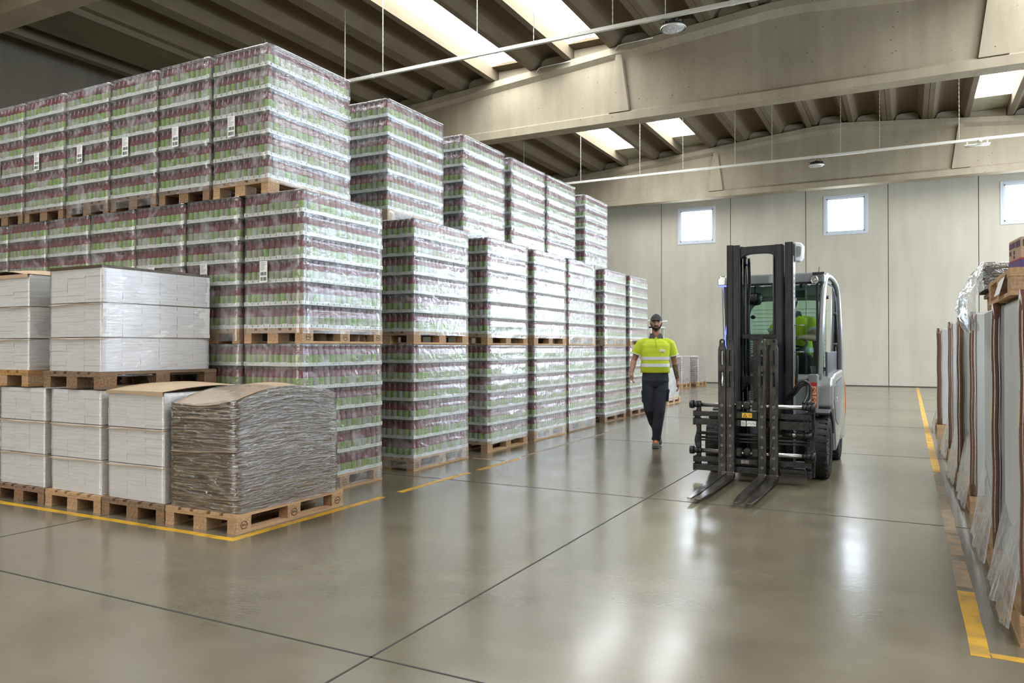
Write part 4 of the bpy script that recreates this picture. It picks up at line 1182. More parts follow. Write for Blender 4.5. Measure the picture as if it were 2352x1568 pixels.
for z, r in ((.485,.017),(.44,.012),(.41,.009)):
    b = MB(); b.cyl((XA+.04,-.61,z),(XB-.03,-.61,z),r,n=12); b.build('hydraulic_cylinder', M['frame_black'], TR)
b = MB(); b.cyl((.26,-.615,.51),(XB-.02,-.615,.505),.026,n=16); b.cyl((XB-.07,-.615,.506),(XB+.0,-.615,.505),.034,n=16); b.build('hydraulic_cylinder', M['frame_black'], TR)
b = MB(); b.cyl((.335,-.616,.5095),(.375,-.616,.509),.0275,n=16); b.build('worn_sleeve', M['chrome'], TR)
# end plates of the carriage, scalloped on the left
def scal(xc, sg):
    pts = []; n = 40
    for i in range(n+1):
        z = .10+.72*i/n; pts.append((xc+sg*(.030+.012*math.cos((z-.16)*2*PI/.24)), z))
    return pts + [(xc-sg*.022, .82),(xc-sg*.022,.10)]
b = MB(); b.prism(scal(XA+.045,-1), 'y', -.60, -.56); b.build('end_plate', M['frame_black'], TR)
b = MB(); b.prism([(XB-.05,.09),(XB+.02,.09),(XB+.025,.35),(XB+.01,.45),(XB+.025,.55),(XB+.02,.84),(XB-.04,.84),(XB-.05,.6)][::1], 'y', -.60, -.55); b.build('end_plate', M['frame_black'], TR, bevel=.004)
# central gear lumps between the fork pairs
for z in (.790, .31):
    b = MB(); b.lathe([(.0,-.045),(.034,-.04),(.044,-.02),(.044,.02),(.034,.03),(.02,.034)], n=20); 
    o = b.build('drive_housing', M['frame_black'], TR, (-.10,-.62,z)); o.rotation_euler = (PI/2,0,0)
    b = MB(); b.box(-.21,-.15,-.665,-.58,z-.045,z+.04); b.box(-.045,.02,-.665,-.58,z-.045,z+.04); b.build('rod_clamp', M['frame_black'], TR, bevel=.01)
b = MB(); b.box(-.36,-.27,-.50,-.44,.10,.80); b.box(.03,.12,-.50,-.44,.10,1.42); b.box(.12,.20,-.50,-.44,.10,.80); b.build('carriage_upright', M['frame_black'], TR, bevel=.006)
b = MB(); b.box(-.5,.44,-.56,-.50,.10,.16); b.box(-.5,.44,-.56,-.50,.64,.70); b.build('carriage_back', M['frame_black'], TR, bevel=.004)
# decals on the carriage
b = MB(); b.box(-.145,-.085,-.6575,-.6555,.667,.715,0); b.box(-.085,-.045,-.6575,-.6555,.667,.715,0)
b.prism([(-.138,.674),(-.092,.674),(-.115,.711)], 'y', -.6582,-.6576, 1); b.prism([(-.128,.679),(-.102,.679),(-.115,.701)], 'y', -.6587,-.6583, 0); b.box(-.1165,-.1135,-.659,-.6588,.684,.694,1)
b.box(-.080,-.072,-.6582,-.6576,.680,.702,2); b.box(-.074,-.050,-.6582,-.6576,.690,.700,2); b.box(-.074,-.056,-.6582,-.6576,.681,.687,2)
b.build('warning_label', [M['decal_yellow'],M['ink'],M['orange']], TR, label='yellow warning label with black triangle')
b = MB(); b.box(-.155,-.110,-.6525,-.6505,.578,.635,0); b.box(-.100,-.005,-.6525,-.6505,.580,.634,0)
for q in range(5): b.box(-.095+.018*q,-.085+.018*q,-.6530,-.6526,.600+.008*(q%2),.606+.008*(q%2),1)
for q in range(4): b.box(-.150,-.118,-.6530,-.6526,.586+.011*q,.590+.011*q,1)
b.build('rating_plate', [M['label'],M['ink']], TR)
b = MB(); b.box(-.155,-.075,-.6575,-.6555,.195,.230,0); b.build('rating_plate', M['fork_top'], TR)
b = MB(); b.box(-.575,-.530,-.652,-.650,.652,.660,0); b.build('paint_patch', M['strip_white'], TR)
# load backrest post with chain teeth
b = MB(); b.box(-.080,-.01,-.40,-.36,.80,1.47); b.box(-.105,.02,-.405,-.355,1.465,1.50)
b.build('chain_post', M['frame_black'], TR, bevel=.004)
b = MB()
for k in range(34): z = .83+.019*k; b.box(-.112,-.080,-.40,-.37,z,z+.012)
b.build('lift_chain', M['mast'], TR)

# mast: two nested channels either side
def channel(x0, x1, y0, y1, z1, open_dir, t=.016, z0=.12):
    b = MB(); 
    b.box(x0,x1,y0,y0+t,z0,z1); b.box(x0,x1,y1-t,y1,z0,z1)
    if open_dir > 0: b.box(x0,x0+t,y0,y1,z0,z1)
    else: b.box(x1-t,x1,y0,y1,z0,z1)
    return b
for nm, x0, x1, y0, y1, z1, od in (('mast_rail',-.381,-.318,-.27,-.12,2.50,1),('mast_rail',-.312,-.232,-.31,-.16,2.49,1),('mast_rail',.132,.206,-.31,-.16,2.475,-1),('mast_rail',.222,.300,-.27,-.12,2.497,-1)):
    b = channel(x0,x1,y0,y1,z1,od)
    if nm == 'mast_rail' and x0 in (-.312,.132): b.box(x0+.012,x1-.012,y0-.004,y0,.12,z1-.02)
    b.build(nm, M['mast'], TR, bevel=.003)
b = MB(); b.box(.300,.306,-.27,-.12,.12,2.35); b.build('rail_side', M['panel'], TR)
b = MB()
for z0, z1 in ((2.20,2.235),(2.10,2.13),(2.03,2.055),(1.97,1.99),(1.92,1.945),(1.80,1.89)): b.box(.3062,.3075,-.235,-.195,z0,z1)
b.build('dashed_decal', M['strip_white'], TR)
for (z0, z1, m_) in ((1.28,1.42,0),):
    b = MB(); b.box(.3062,.3078,-.24,-.19,.98,1.08,0); b.build('small_decal', M['decal_buff'], TR)
# arched top yoke
b = MB(); n = 16; pts = [(-.232,2.47),(.135,2.475)]
bot = [(.135-.367*i/n, 2.395-.0+ -.05*(abs(i/n-.5)*2)**4 ) for i in range(n+1)]
b.prism([(x,z) for x,z in pts]+bot, 'y', -.29,-.20); b.build('mast_yoke', M['mast'], TR, bevel=.004)
b = MB(); b.box(-.232,.135,-.27,-.17,.99,1.08); b.prism([(-.232,.90),(-.17,.98),(-.232,1.02)], 'y', -.27,-.17); b.build('cross_member', M['frame_black'], TR, bevel=.006)
b = MB(); b.box(-.232,.135,-.26,-.16,1.48,1.53); b.build('cross_member', M['frame_black'], TR, bevel=.006)
b = MB(); b.cyl((-.12,-.20,.10),(-.12,-.20,.92),.048,n=20); b.build('lift_cylinder', M['panel'], TR)
b = MB(); b.cyl((-.21,-.16,.15),(-.21,-.16,2.38),.018,n=12); b.cyl((.10,-.16,.15),(.10,-.16,2.38),.018,n=12); b.build('lift_rod', M['frame_black'], TR)
b = MB(); b.lathe([(.028,-.01),(.05,-.008),(.05,.008),(.028,.01)], n=22); o = b.build('chain_pulley', M['frame_black'], TR, (-.185,-.21,2.32)); o.rotation_euler = (0,PI/2,0)
for k, dx in enumerate((0,.022,.040)):
    b = MB(); b.tube([(-.205+dx,-.14,2.36),(-.20+dx,-.15,2.28),(-.195+dx,-.14,2.1),(-.20+dx*.5,-.13,1.8),(-.215+dx,-.12,1.2),(-.20+dx,-.12,.8)], .009, 8); b.build('hose', M['black'], TR)
for pts in ([(.235,-.30,.86),(.31,-.36,.93),(.37,-.38,1.02),(.43,-.38,1.04),(.48,-.36,.98),(.485,-.40,.86),(.47,-.50,.82)],[(.235,-.30,.84),(.32,-.34,.90),(.39,-.36,.99),(.45,-.36,1.00),(.455,-.40,.90),(.43,-.50,.82)],[(.32,-.2,1.0),(.335,-.22,1.18),(.33,-.2,1.30)]):
    b = MB()
    # smooth the control points a little
    P = [Vector(p) for p in pts]; Q = []
    for i in range(len(P)-1):
        for s_ in range(5):
            t = s_/5; p0 = P[max(i-1,0)]; p1 = P[i]; p2 = P[i+1]; p3 = P[min(i+2,len(P)-1)]
            Q.append(.5*((2*p1)+(-p0+p2)*t+(2*p0-5*p1+4*p2-p3)*t*t+(-p0+3*p1-3*p2+p3)*t**3))
    Q.append(P[-1]); b.tube(Q, .0155, 10); b.build('hose', M['black'], TR)
for z in (1.34, 1.02, 1.62): 
    b = MB(); b.cyl((.29,-.2,z),(.40,-.2,z),.006,n=8); b.build('stay', M['bolt'], TR)
# work lamp high on the mast
b = MB(); b.prism([(.31,2.30),(.36,2.30),(.385,2.34),(.392,2.46),(.375,2.49),(.31,2.50)], 'y', -.20,-.05); b.build('mast_lamp', M['strip_white'], TR, bevel=.01)
b = MB(); b.prism([(.330,2.345),(.360,2.345),(.372,2.37),(.375,2.44),(.36,2.455),(.330,2.455)], 'y', -.206,-.198); b.build('lamp_window', M['panel'], TR)

# chassis, cab and wheels
def wheel(x, y, r, w, name='wheel', side=1):
    b = MB(); n = 48
    prof = [(r*.60,-w/2+.01),(r*.92,-w/2),(r,-w/2+.035),(r,w/2-.035),(r*.92,w/2),(r*.60,w/2-.01)]
    b.lathe(prof, n=n, caps=False)
    for i in range(26):
        a = 2*PI*i/26
        for s_ in (-1,1):
            T = Matrix.Rotation(a+(.06 if s_ > 0 else 0),4,'Z'); b.box(r*.955,r*1.018,-.014,.014, s_*w*.10, s_*w*.47, T=T) if s_ > 0 else b.box(r*.955,r*1.018,-.014,.014, -w*.47,-w*.10, T=T)
    o = b.build(name, M['rubber'], TR, (x,y,r)); o.rotation_euler = (0,PI/2,0)
    h = MB(); h.lathe([(r*.60,-w/2+.02),(r*.56,w/2-.03),(r*.60,w/2-.012),(r*.50,w/2-.03),(r*.34,w/2-.06),(r*.32,w/2-.03),(r*.10,w/2-.025)], n=32)
    for i in range(6):
        a = 2*PI*i/6; h.cyl((r*.22*math.cos(a),r*.22*math.sin(a),w/2-.03),(r*.22*math.cos(a),r*.22*math.sin(a),w/2-.012),.012,n=6)
    hb = h.build('hub', M['dark_panel'], o)
    if side < 0: hb.rotation_euler = (PI,0,0)
    return o
wheel(.515,.05,.325,.22); wheel(-.515,.05,.325,.22,side=-1); wheel(.50,1.60,.27,.20); wheel(-.50,1.60,.27,.20,side=-1)
# chassis block
b = MB(); b.prism([(-.02,.20),(.30,.12),(1.25,.12),(1.25,.62),(-.02,.66)], 'x', -.40,.40); b.build('chassis', M['dark_panel'], TR, bevel=.01)
# front cowl below the windscreen
b = MB(); b.prism([(.16,.66),(.16,1.05),(.26,1.09),(.60,1.09),(.60,.55),(.3,.55)], 'x', -.52,.50); b.build('front_cowl', M['panel'], TR, bevel=.012)
b = MB(); b.box(.405,.50,.10,.17,.36,1.10); b.build('front_panel', M['silver'], TR, bevel=.01)
# fenders over the front wheels
for sg in (-1,1):
    b = MB(); n = 12; o_, i_ = [], []
    for k in range(n+1):
        a = R(112) - R(97)*k/n; o_.append((.05+.385*math.cos(a), .345+.385*math.sin(a))); i_.append((.05+.36*math.cos(a), .345+.36*math.sin(a)))
    xa, xb = sorted((sg*.40, sg*(.635 if sg > 0 else .58))); b.prism(o_+i_[::-1], 'x', xa, xb); b.build('fender', M['dark_panel'], TR, bevel=.004)
# side body: silver hood with recessed grey panel and lower sill
for sg in (-1,1):
    ow = .64 if sg > 0 else .57
    xa, xb = sorted((sg*.46, sg*ow))
    b = MB(); b.prism([(.20,.74),(.22,.98),(.30,1.06),(.60,1.10),(1.45,1.12),(1.72,1.02),(1.80,.70),(1.76,.42),(1.30,.40),(.98,.28),(.62,.22),(.50,.46),(.34,.70)], 'x', xa, xb)
    b.build('side_body', M['silver'], TR, bevel=.028, segs=3)
    xr = sorted((sg*(ow-.002), sg*(ow+.006)))
    b = MB(); b.prism([(.36,.80),(.40,.96),(.52,1.02),(1.28,1.05),(1.12,.62),(.82,.50),(.55,.56)], 'x', *xr); b.build('side_recess', M['panel'], TR, bevel=.003)
    b = MB()
    for k in range(8): b.box(*sorted((sg*(ow+.0055),sg*(ow+.0075))), .46+.085*k, .51+.085*k, .985+.005*k, .993+.005*k)
    b.build('vent_slots', M['ink'], TR)
    tx = text_mesh('STILL', .085, 'brand_lettering', M['strip_white'], TR, (sg*(ow+.008), .62, .80), (PI/2,0,sg*PI/2), depth=.001)
# counterweight with orange edge
b = MB(); b.prism([(-.60,1.62),(-.62,1.95),(-.50,2.15),(.50,2.15),(.62,1.95),(.60,1.62)], 'z', .22, 1.06); b.build('counterweight', M['silver'], TR, bevel=.05, segs=3)
for sg in (-1,1):
    b = MB(); b.tube([(sg*.618,1.74,1.02),(sg*.632,1.80,.92),(sg*.636,1.84,.66),(sg*.622,1.84,.46)], .011, 8); b.build('orange_edge', M['orange'], TR)
b = MB(); b.box(-.46,.46,1.05,1.75,.55,1.12); b.build('battery_hood', M['panel'], TR, bevel=.02)
# cab frame: tubular arches at either side
def smooth_path(pts, k=6):
    P = [Vector(p) for p in pts]; Q = []
    for i in range(len(P)-1):
        for s_ in range(k):
            t = s_/k; p0 = P[max(i-1,0)]; p1 = P[i]; p2 = P[i+1]; p3 = P[min(i+2,len(P)-1)]
            Q.append(.5*((2*p1)+(-p0+p2)*t+(2*p0-5*p1+4*p2-p3)*t*t+(-p0+3*p1-3*p2+p3)*t**3))
    Q.append(P[-1]); return Q
for sg in (-1,1):
    b = MB(); b.tube(smooth_path([(sg*.500,.30,1.04),(sg*.515,.31,1.5),(sg*.535,.33,2.0),(sg*.545,.40,2.15),(sg*.55,.60,2.20),(sg*.555,1.15,2.20),(sg*.57,1.45,2.12),(sg*.585,1.56,1.90),(sg*.60,1.60,1.40),(sg*.605,1.60,1.05)],5), .036, 12, flat=.8); b.build('cab_arch', M['silver'], TR)
    b = MB(); b.tube(smooth_path([(sg*.52,.36,1.10),(sg*.53,.38,1.9),(sg*.54,.50,2.10),(sg*.54,1.15,2.11),(sg*.555,1.42,1.95),(sg*.575,1.50,1.5),(sg*.58,1.50,1.10)],5), .016, 8); b.build('door_seal', M['black'], TR)
    b = MB(); b.prism([(.38,1.34),(.40,1.95),(.50,2.10),(1.15,2.10),(1.40,1.97),(1.49,1.60),(1.50,1.34)], 'x', *sorted((sg*.553,sg*.559))); b.build('side_window', M['glass'], TR)
    b = MB(); b.prism([(.37,1.08),(.37,1.34),(1.50,1.34),(1.52,1.08)], 'x', *sorted((sg*.550,sg*.572))); b.build('door_panel', M['dark_panel'], TR, bevel=.006)
    for (yy,zz) in ((1.44,1.80),(1.46,1.42),(.46,1.95)):
        c = MB(); c.cyl((sg*.535,yy,zz),(sg*.58,yy,zz),.022,n=14); c.build('hinge', M['black'], TR)
# roof with front beam
b = MB(); b.prism([(-.56,2.10),(-.56,2.19),(-.50,2.215),(.50,2.215),(.56,2.19),(.56,2.10)], 'y', .26,.40); b.build('roof_beam', M['silver'], TR, bevel=.015)
b = MB(); b.prism([(-.54,2.09),(-.54,2.11),(.54,2.11),(.54,2.09)], 'y', .24,.30); b.build('roof_seal', M['frame_black'], TR)
b = MB(); b.box(-.55,.55,1.40,1.56,2.03,2.17)
for k in range(6): b.box(-.50+.185*k,-.46+.185*k,.38,1.45,2.14,2.185)
b.build('roof_bars', M['panel'], TR, bevel=.008)
b = MB(); b.box(-.54,.54,.40,1.45,2.19,2.20); b.build('roof_window', M['glass'], TR)
# rear cab wall with arched window
b = MB(); n = 10; W_ = .57
inner = [(-.47,1.14),(-.47,1.80)]
for k in range(n+1): a = PI - PI/2*k/n; inner.append((-.29+.18*math.cos(a), 1.80+.18*math.sin(a)))
for k in range(n+1): a = PI/2 - PI/2*k/n; inner.append((.29+.18*math.cos(a), 1.80+.18*math.sin(a)))
inner += [(.47,1.14)]
k0 = len(b.v); outer = []
cx, cz = 0, 1.6
def ext(x, z):
    dx, dz = x-cx, z-cz; s_ = min(.585/max(abs(dx),1e-6), (.54 if dz > 0 else .52)/max(abs(dz),1e-6)); return (cx+dx*s_, cz+dz*s_)
for yy in (1.50,1.55):
    for x,z in inner: b.v.append((x,yy,z))
    for x,z in inner: b.v.append((ext(x,z)[0],yy,ext(x,z)[1]))
m_ = len(inner)
for i in range(m_):
    j = (i+1)%m_; b.face((k0+i,k0+j,k0+m_+j,k0+m_+i)); b.face((k0+2*m_+i,k0+2*m_+m_+i,k0+2*m_+m_+j,k0+2*m_+j)); b.face((k0+i,k0+2*m_+i,k0+2*m_+j,k0+j))
b.build('rear_frame', M['panel'], TR)
b = MB(); b.prism(inner[::-1], 'y', 1.52, 1.53); b.build('rear_window', M['glass'], TR)
b = MB()
for k in range(14): z = 1.22+.05*k; b.box(-.44,.44,1.517,1.519,z,z+.004)
b.build('heater_lines', M['dark_panel'], TR)
for x,z in ((-.43,1.78),(.43,1.85)):
    c = MB(); c.cyl((x,1.47,z),(x,1.52,z),.025,n=14); c.box(x-.03,x+.03,1.48,1.50,z-.012,z+.012); c.build('window_latch', M['black'], TR)
# windscreen and its black frame, wiper
b = MB(); b.box(-.49,.48,.285,.291,1.09,2.08); b.build('windscreen', M['glass'], TR)
b = MB(); b.box(-.505,-.475,.27,.30,1.06,2.10); b.box(.468,.492,.27,.30,1.06,2.10); b.box(-.50,.49,.27,.30,1.05,1.09); b.build('windscreen_frame', M['black'], TR, bevel=.004)
b = MB(); b.tube([(-.02,.262,1.12),(-.12,.258,1.36),(-.28,.262,1.62)], .008, 8); b.tube([(-.30,.262,1.24),(-.16,.258,1.36)], .006, 8); b.build('wiper', M['black'], TR)
# lamps, blue safety light
def head_lamp(x, y, z, r=.045):
    b = MB(); b.lathe([(r*.5,.07),(r*.9,.05),(r*1.12,.01),(r*1.12,-.01),(r*.98,-.012)], n=24, caps=False); o = b.build('work_lamp', M['black'], TR, (x,y,z)); o.rotation_euler = (-PI/2,0,0)
    g = MB(); g.lathe([(.001,-.004),(r*.35,.004),(r,-.006)], n=24, caps=False); g.build('lens', M['headlamp'], o)
head_lamp(.465,.20,2.13)
b = MB(); b.box(.44,.56,.20,.26,2.19,2.21); b.tube([(.50,.23,2.2),(.505,.24,2.27)],.004,6); b.build('lamp_bracket', M['black'], TR)
b = MB(); b.prism([(-.575,2.10),(-.49,2.10),(-.48,2.20),(-.545,2.21),(-.58,2.17)], 'y', .16,.26); b.build('work_lamp', M['headlamp'], TR, bevel=.01, label='boxy lamp with blue light below')
b = MB(); b.box(-.57,-.495,.17,.25,2.088,2.102); b.build('blue_lens', M['blue_glow'], TR)
b = MB(); b.tube(smooth_path([(-.505,.25,1.36),(-.52,.27,1.50),(-.495,.29,1.66),(-.48,.30,1.78)],5), .010, 8, flat=.6); b.build('blue_lit_edge_glow', M['blue_glow'], TR)  # blue lamp light on the cab pillar edge, built in as a glowing strip
b = MB(); b.lathe([(.02,-.06),(.06,-.05),(.085,.0),(.085,.06),(.07,.08)], n=18); b.build('mirror', M['black'], TR, (-.20,.36,1.93))
b = MB(); b.tube([(-.20,.36,2.01),(-.20,.38,2.1)],.008,6); b.tube([(.30,.40,2.06),(.30,.42,2.12)],.02,8); b.box(.24,.34,.38,.42,1.95,2.03); b.build('mirror_bracket', M['black'], TR)
# right-hand decals on the front panel
b = MB(); b.box(.415,.492,.098,.100,.74,1.01,0); b.box(.415,.492,.0965,.098,.975,1.01,1)
for zc in (.925,.82):
    b.box(.420,.487,.0968,.0975,zc-.048,zc+.044,2)
    n = 20
    for k in range(n):
        t0, t1 = 2*PI*k/n, 2*PI*(k+1)/n; ro, ri = .030,.0235; xc = .452
        b.prism([(xc+ro*math.cos(t0),zc+ro*math.sin(t0)),(xc+ro*math.cos(t1),zc+ro*math.sin(t1)),(xc+ri*math.cos(t1),zc+ri*math.sin(t1)),(xc+ri*math.cos(t0),zc+ri*math.sin(t0))],'y',.0955,.0965,1)
    b.prism([(xc-.022,zc-.017),(xc-.017,zc-.022),(xc+.022,zc+.017),(xc+.017,zc+.022)],'y',.0950,.0955,1)
    b.box(xc-.008,xc+.010,.0956,.0964,zc-.012,zc+.014,3)
b.build('warning_label', [M['decal_red'],M['decal_red'],M['decal_buff'],M['ink']], TR, label='red and buff prohibition label')
# inside: seat, console, steering wheel
b = MB(); b.box(-.06,.40,.86,1.22,1.10,1.19); b.box(-.05,.39,1.14,1.26,1.19,1.74); b.build('seat', M['seat'], TR, bevel=.03, segs=3)
b = MB(); b.box(-.30,-.08,.62,1.1,1.09,1.28); b.build('console', M['dark_panel'], TR, bevel=.02)
for k in range(3):
    b = MB(); b.tube([(-.26+.06*k,.68,1.28),(-.26+.06*k,.66,1.36)],.007,6); b.lathe([(.004,-.02),(.016,-.01),(.016,.012),(.006,.02)], c=(-.26+.06*k,.66,1.375), n=12); b.build('lever', M['black'], TR)
o = MB(); n = 28; rr = .165
ring = [(rr*math.cos(2*PI*k/n), rr*math.sin(2*PI*k/n), 0) for k in range(n+1)]
o.tube(ring, .013, 8, caps=False)
for k in range(3): a = PI/2+2*PI*k/3; o.tube([(0,0,-.02),(rr*math.cos(a),rr*math.sin(a),0)],.010,6)
o.lathe([(.04,-.04),(.045,-.01),(.02,0)], n=14); sw = o.build('steering_wheel', M['black'], TR, (.17,.56,1.43)); sw.rotation_euler = (R(28),0,0)
b = MB(); b.cyl((.17,.57,1.40),(.17,.44,1.08),.03,n=14); b.build('steering_column', M['black'], TR)
b = MB(); b.box(.28,.44,.44,.50,1.10,1.18); b.build('papers', M['strip_white'], TR)
b = MB(); b.lathe([(.04,0),(.075,.02),(.09,.09),(.06,.14),(.03,.15)], n=20); b.build('beacon', M['dark_panel'], TR, (-.30,.36,1.13))
# ------------------------------------------------------------------ people
M['skin'] = mat('brown_skin', (0.42,0.225,0.14), 0.5, noise=0.15, nscale=12)
M['skin_light'] = mat('light_skin', (0.52,0.31,0.22), 0.5, noise=0.1, nscale=12)
M['skin_tattoo'] = mat('tattooed_skin', (0.20,0.11,0.07), 0.5, color2=(0.06,0.05,0.045), nscale=28, contrast=(.42,.55))
M['beard'] = mat('black_beard', (0.018,0.014,0.012), 0.8, bump=0.5, bscale=200)
M['cap_cloth'] = mat('dark_grey_cap', (0.035,0.037,0.036), 0.8, bump=0.2, bscale=150)
M['hivis'] = mat('hi_vis_yellow_cloth', (0.60,0.72,0.03), 0.75, bump=0.25, bscale=14, noise=.08, nscale=6)
M['collar'] = mat('grey_collar', (0.075,0.08,0.085), 0.8)
M['reflect'] = mat('silver_reflective_tape', (0.75,0.77,0.78), 0.35, noise=.08, nscale=20)
M['navy'] = mat('dark_navy_cloth', (0.026,0.031,0.045), 0.8, bump=0.5, bscale=18, noise=.25, nscale=10)
M['shoe_grey'] = mat('olive_grey_shoe', (0.11,0.10,0.075), 0.7)
M['shoe_orange'] = mat('orange_shoe_lace', (0.75,0.20,0.05), 0.6)
M['sole'] = mat('grey_sole', (0.12,0.12,0.115), 0.7)
M['eye_white'] = mat('eye_white', (0.7,0.68,0.64), 0.2)
M['iris'] = mat('dark_iris', (0.02,0.012,0.008), 0.15)
M['lip'] = mat('lip', (0.24,0.10,0.08), 0.45)

def head_pt(d, off=0.0):
    """point on the head for unit direction d (face towards -y), relative to the head centre"""
    x, y, z = d
    px_, py_, pz = x*.078, y*.097, z*.119
    if z < 0:
        k = 1 - .30*(-z)**1.6; px_ *= k
        if y > 0: py_ *= 1 - .35*(-z)
        else: py_ *= 1 - .02*(-z)
    if y < 0:
        g = lambda cx, cz, sx, sz: math.exp(-((x-cx)/sx)**2-((z-cz)/sz)**2)*(-y)
        a = 0
        a += .024*g(0,-.16,.13,.16) + .010*g(0,.02,.11,.2)      # nose
        a += .006*g(0,.26,.6,.10)                                # brow
        a -= .010*(g(.40,.06,.20,.14) + g(-.40,.06,.20,.14))     # eye sockets
        a += .006*g(0,-.46,.26,.07) + .004*g(0,-.60,.3,.06)      # lips
        a += .010*g(0,-.86,.3,.14)                               # chin
        a += .004*(g(.55,-.2,.25,.25)+g(-.55,-.2,.25,.25))       # cheeks
        py_ -= a
    n = Vector((x/.078, y/.097, z/.119)).normalized()
    return Vector((px_, py_, pz)) + n*off
def head_patch(keep, off, mb=None, nu=48, nv=32, R_=None, C_=Vector((0,0,0)), m=0):
    b = mb or MB(); idx = {}
    def vid(i, j):
        i %= nu
        if (i,j) not in idx:
            th = 2*PI*i/nu; ph = -PI/2 + PI*j/nv; d = (math.cos(ph)*math.sin(th), -math.cos(ph)*math.cos(th), math.sin(ph))
            o = off(d) if callable(off) else off
            p = head_pt(d, o); idx[(i,j)] = b.vert(C_ + (R_ @ p if R_ else p))
        return idx[(i,j)]
    for i in range(nu):
        for j in range(nv):
            th = 2*PI*(i+.5)/nu; ph = -PI/2+PI*(j+.5)/nv; d = (math.cos(ph)*math.sin(th), -math.cos(ph)*math.cos(th), math.sin(ph))
            if keep(d):
                q = [vid(i,j), vid(i+1,j), vid(i+1,j+1), vid(i,j+1)]
                b.face(q, m, True)
    return b
def hand(b, wrist, d, n, t, size=1.0, curl=0.5, side=1):
    """wrist point, d = finger direction, n = palm normal, t = towards the thumb"""
    d = Vector(d).normalized(); n = Vector(n); n = (n - d*n.dot(d)).normalized(); t = d.cross(n); t = t if t.dot(Vector(side) if isinstance(side,(tuple,Vector)) else Vector((side,0,0))) >= 0 else -t
    W = Vector(wrist); s = size
    b.tube([W-d*.012, W+d*.015*s, W+d*.045*s, W+d*.080*s, W+d*.092*s], [(.021*s,.021*s),(.024*s,.024*s),(.028*s,.028*s),(.027*s,.027*s),(.020*s,.020*s)], 12)
    # widen the palm with two extra flattened strands
    for k in (-1,1): b.tube([W+t*k*.006*s, W+d*.04*s+t*k*.020*s, W+d*.088*s+t*k*.026*s], [.014*s,.015*s,.012*s], 10)
    lens = (.070,.078,.074,.060); 
    for k in range(4):
        o = (1.5-k)*.0185*s; base = W + d*.086*s + t*o; L = lens[k]*s; c = curl*(.85+.12*k)
        dirs = [0.35*c, 1.0*c, 1.7*c]; p = base; pts = [base-d*.02*s, base]; 
        for q, a in enumerate(dirs):
            p = p + (d*math.cos(a) + n*math.sin(a))*L*(.45,.32,.23)[q]; pts.append(p.copy())
        b.tube(pts, [.0088*s,.0092*s,.0086*s,.0080*s,.0066*s], 10)
    base = W + d*.025*s + t*.020*s
    td = (d*.75 + t*.65 + n*.25).normalized()
    b.tube([base-td*.01, base+td*.028*s, base+td*.052*s+n*.006, base+td*.052*s+(d*.9+n*.5).normalized()*.026*s], [.0125*s,.0120*s,.0105*s,.0080*s], 10)
def ring_pts(c, rx, ry, n=28, p=2.4, wob=0, seed=0):
    out = []
    for i in range(n):
        a = 2*PI*i/n; ca, sa = math.cos(a), math.sin(a)
        x = math.copysign(abs(ca)**(2/p), ca)*rx; y = math.copysign(abs(sa)**(2/p), sa)*ry
        w = 1 + wob*N(ca*2+seed, sa*2, c[2]*9)
        out.append((c[0]+x*w, c[1]+y*w, c[2]))
    return out
def remesh(o, vox, smooth=2):
    md = o.modifiers.new('remesh', 'REMESH'); md.mode = 'VOXEL'; md.voxel_size = vox; md.use_smooth_shade = True
    if smooth: s = o.modifiers.new('smooth', 'SMOOTH'); s.iterations = smooth; s.factor = .5
    return o
def interp(keys, z):
    keys = sorted(keys)
    if z <= keys[0][0]: return keys[0][1:]
    for a, b in zip(keys[:-1], keys[1:]):
        if z <= b[0]:
            t = (z-a[0])/(b[0]-a[0]); t = t*t*(3-2*t); return tuple(p+(q-p)*t for p, q in zip(a[1:], b[1:]))
    return keys[-1][1:]
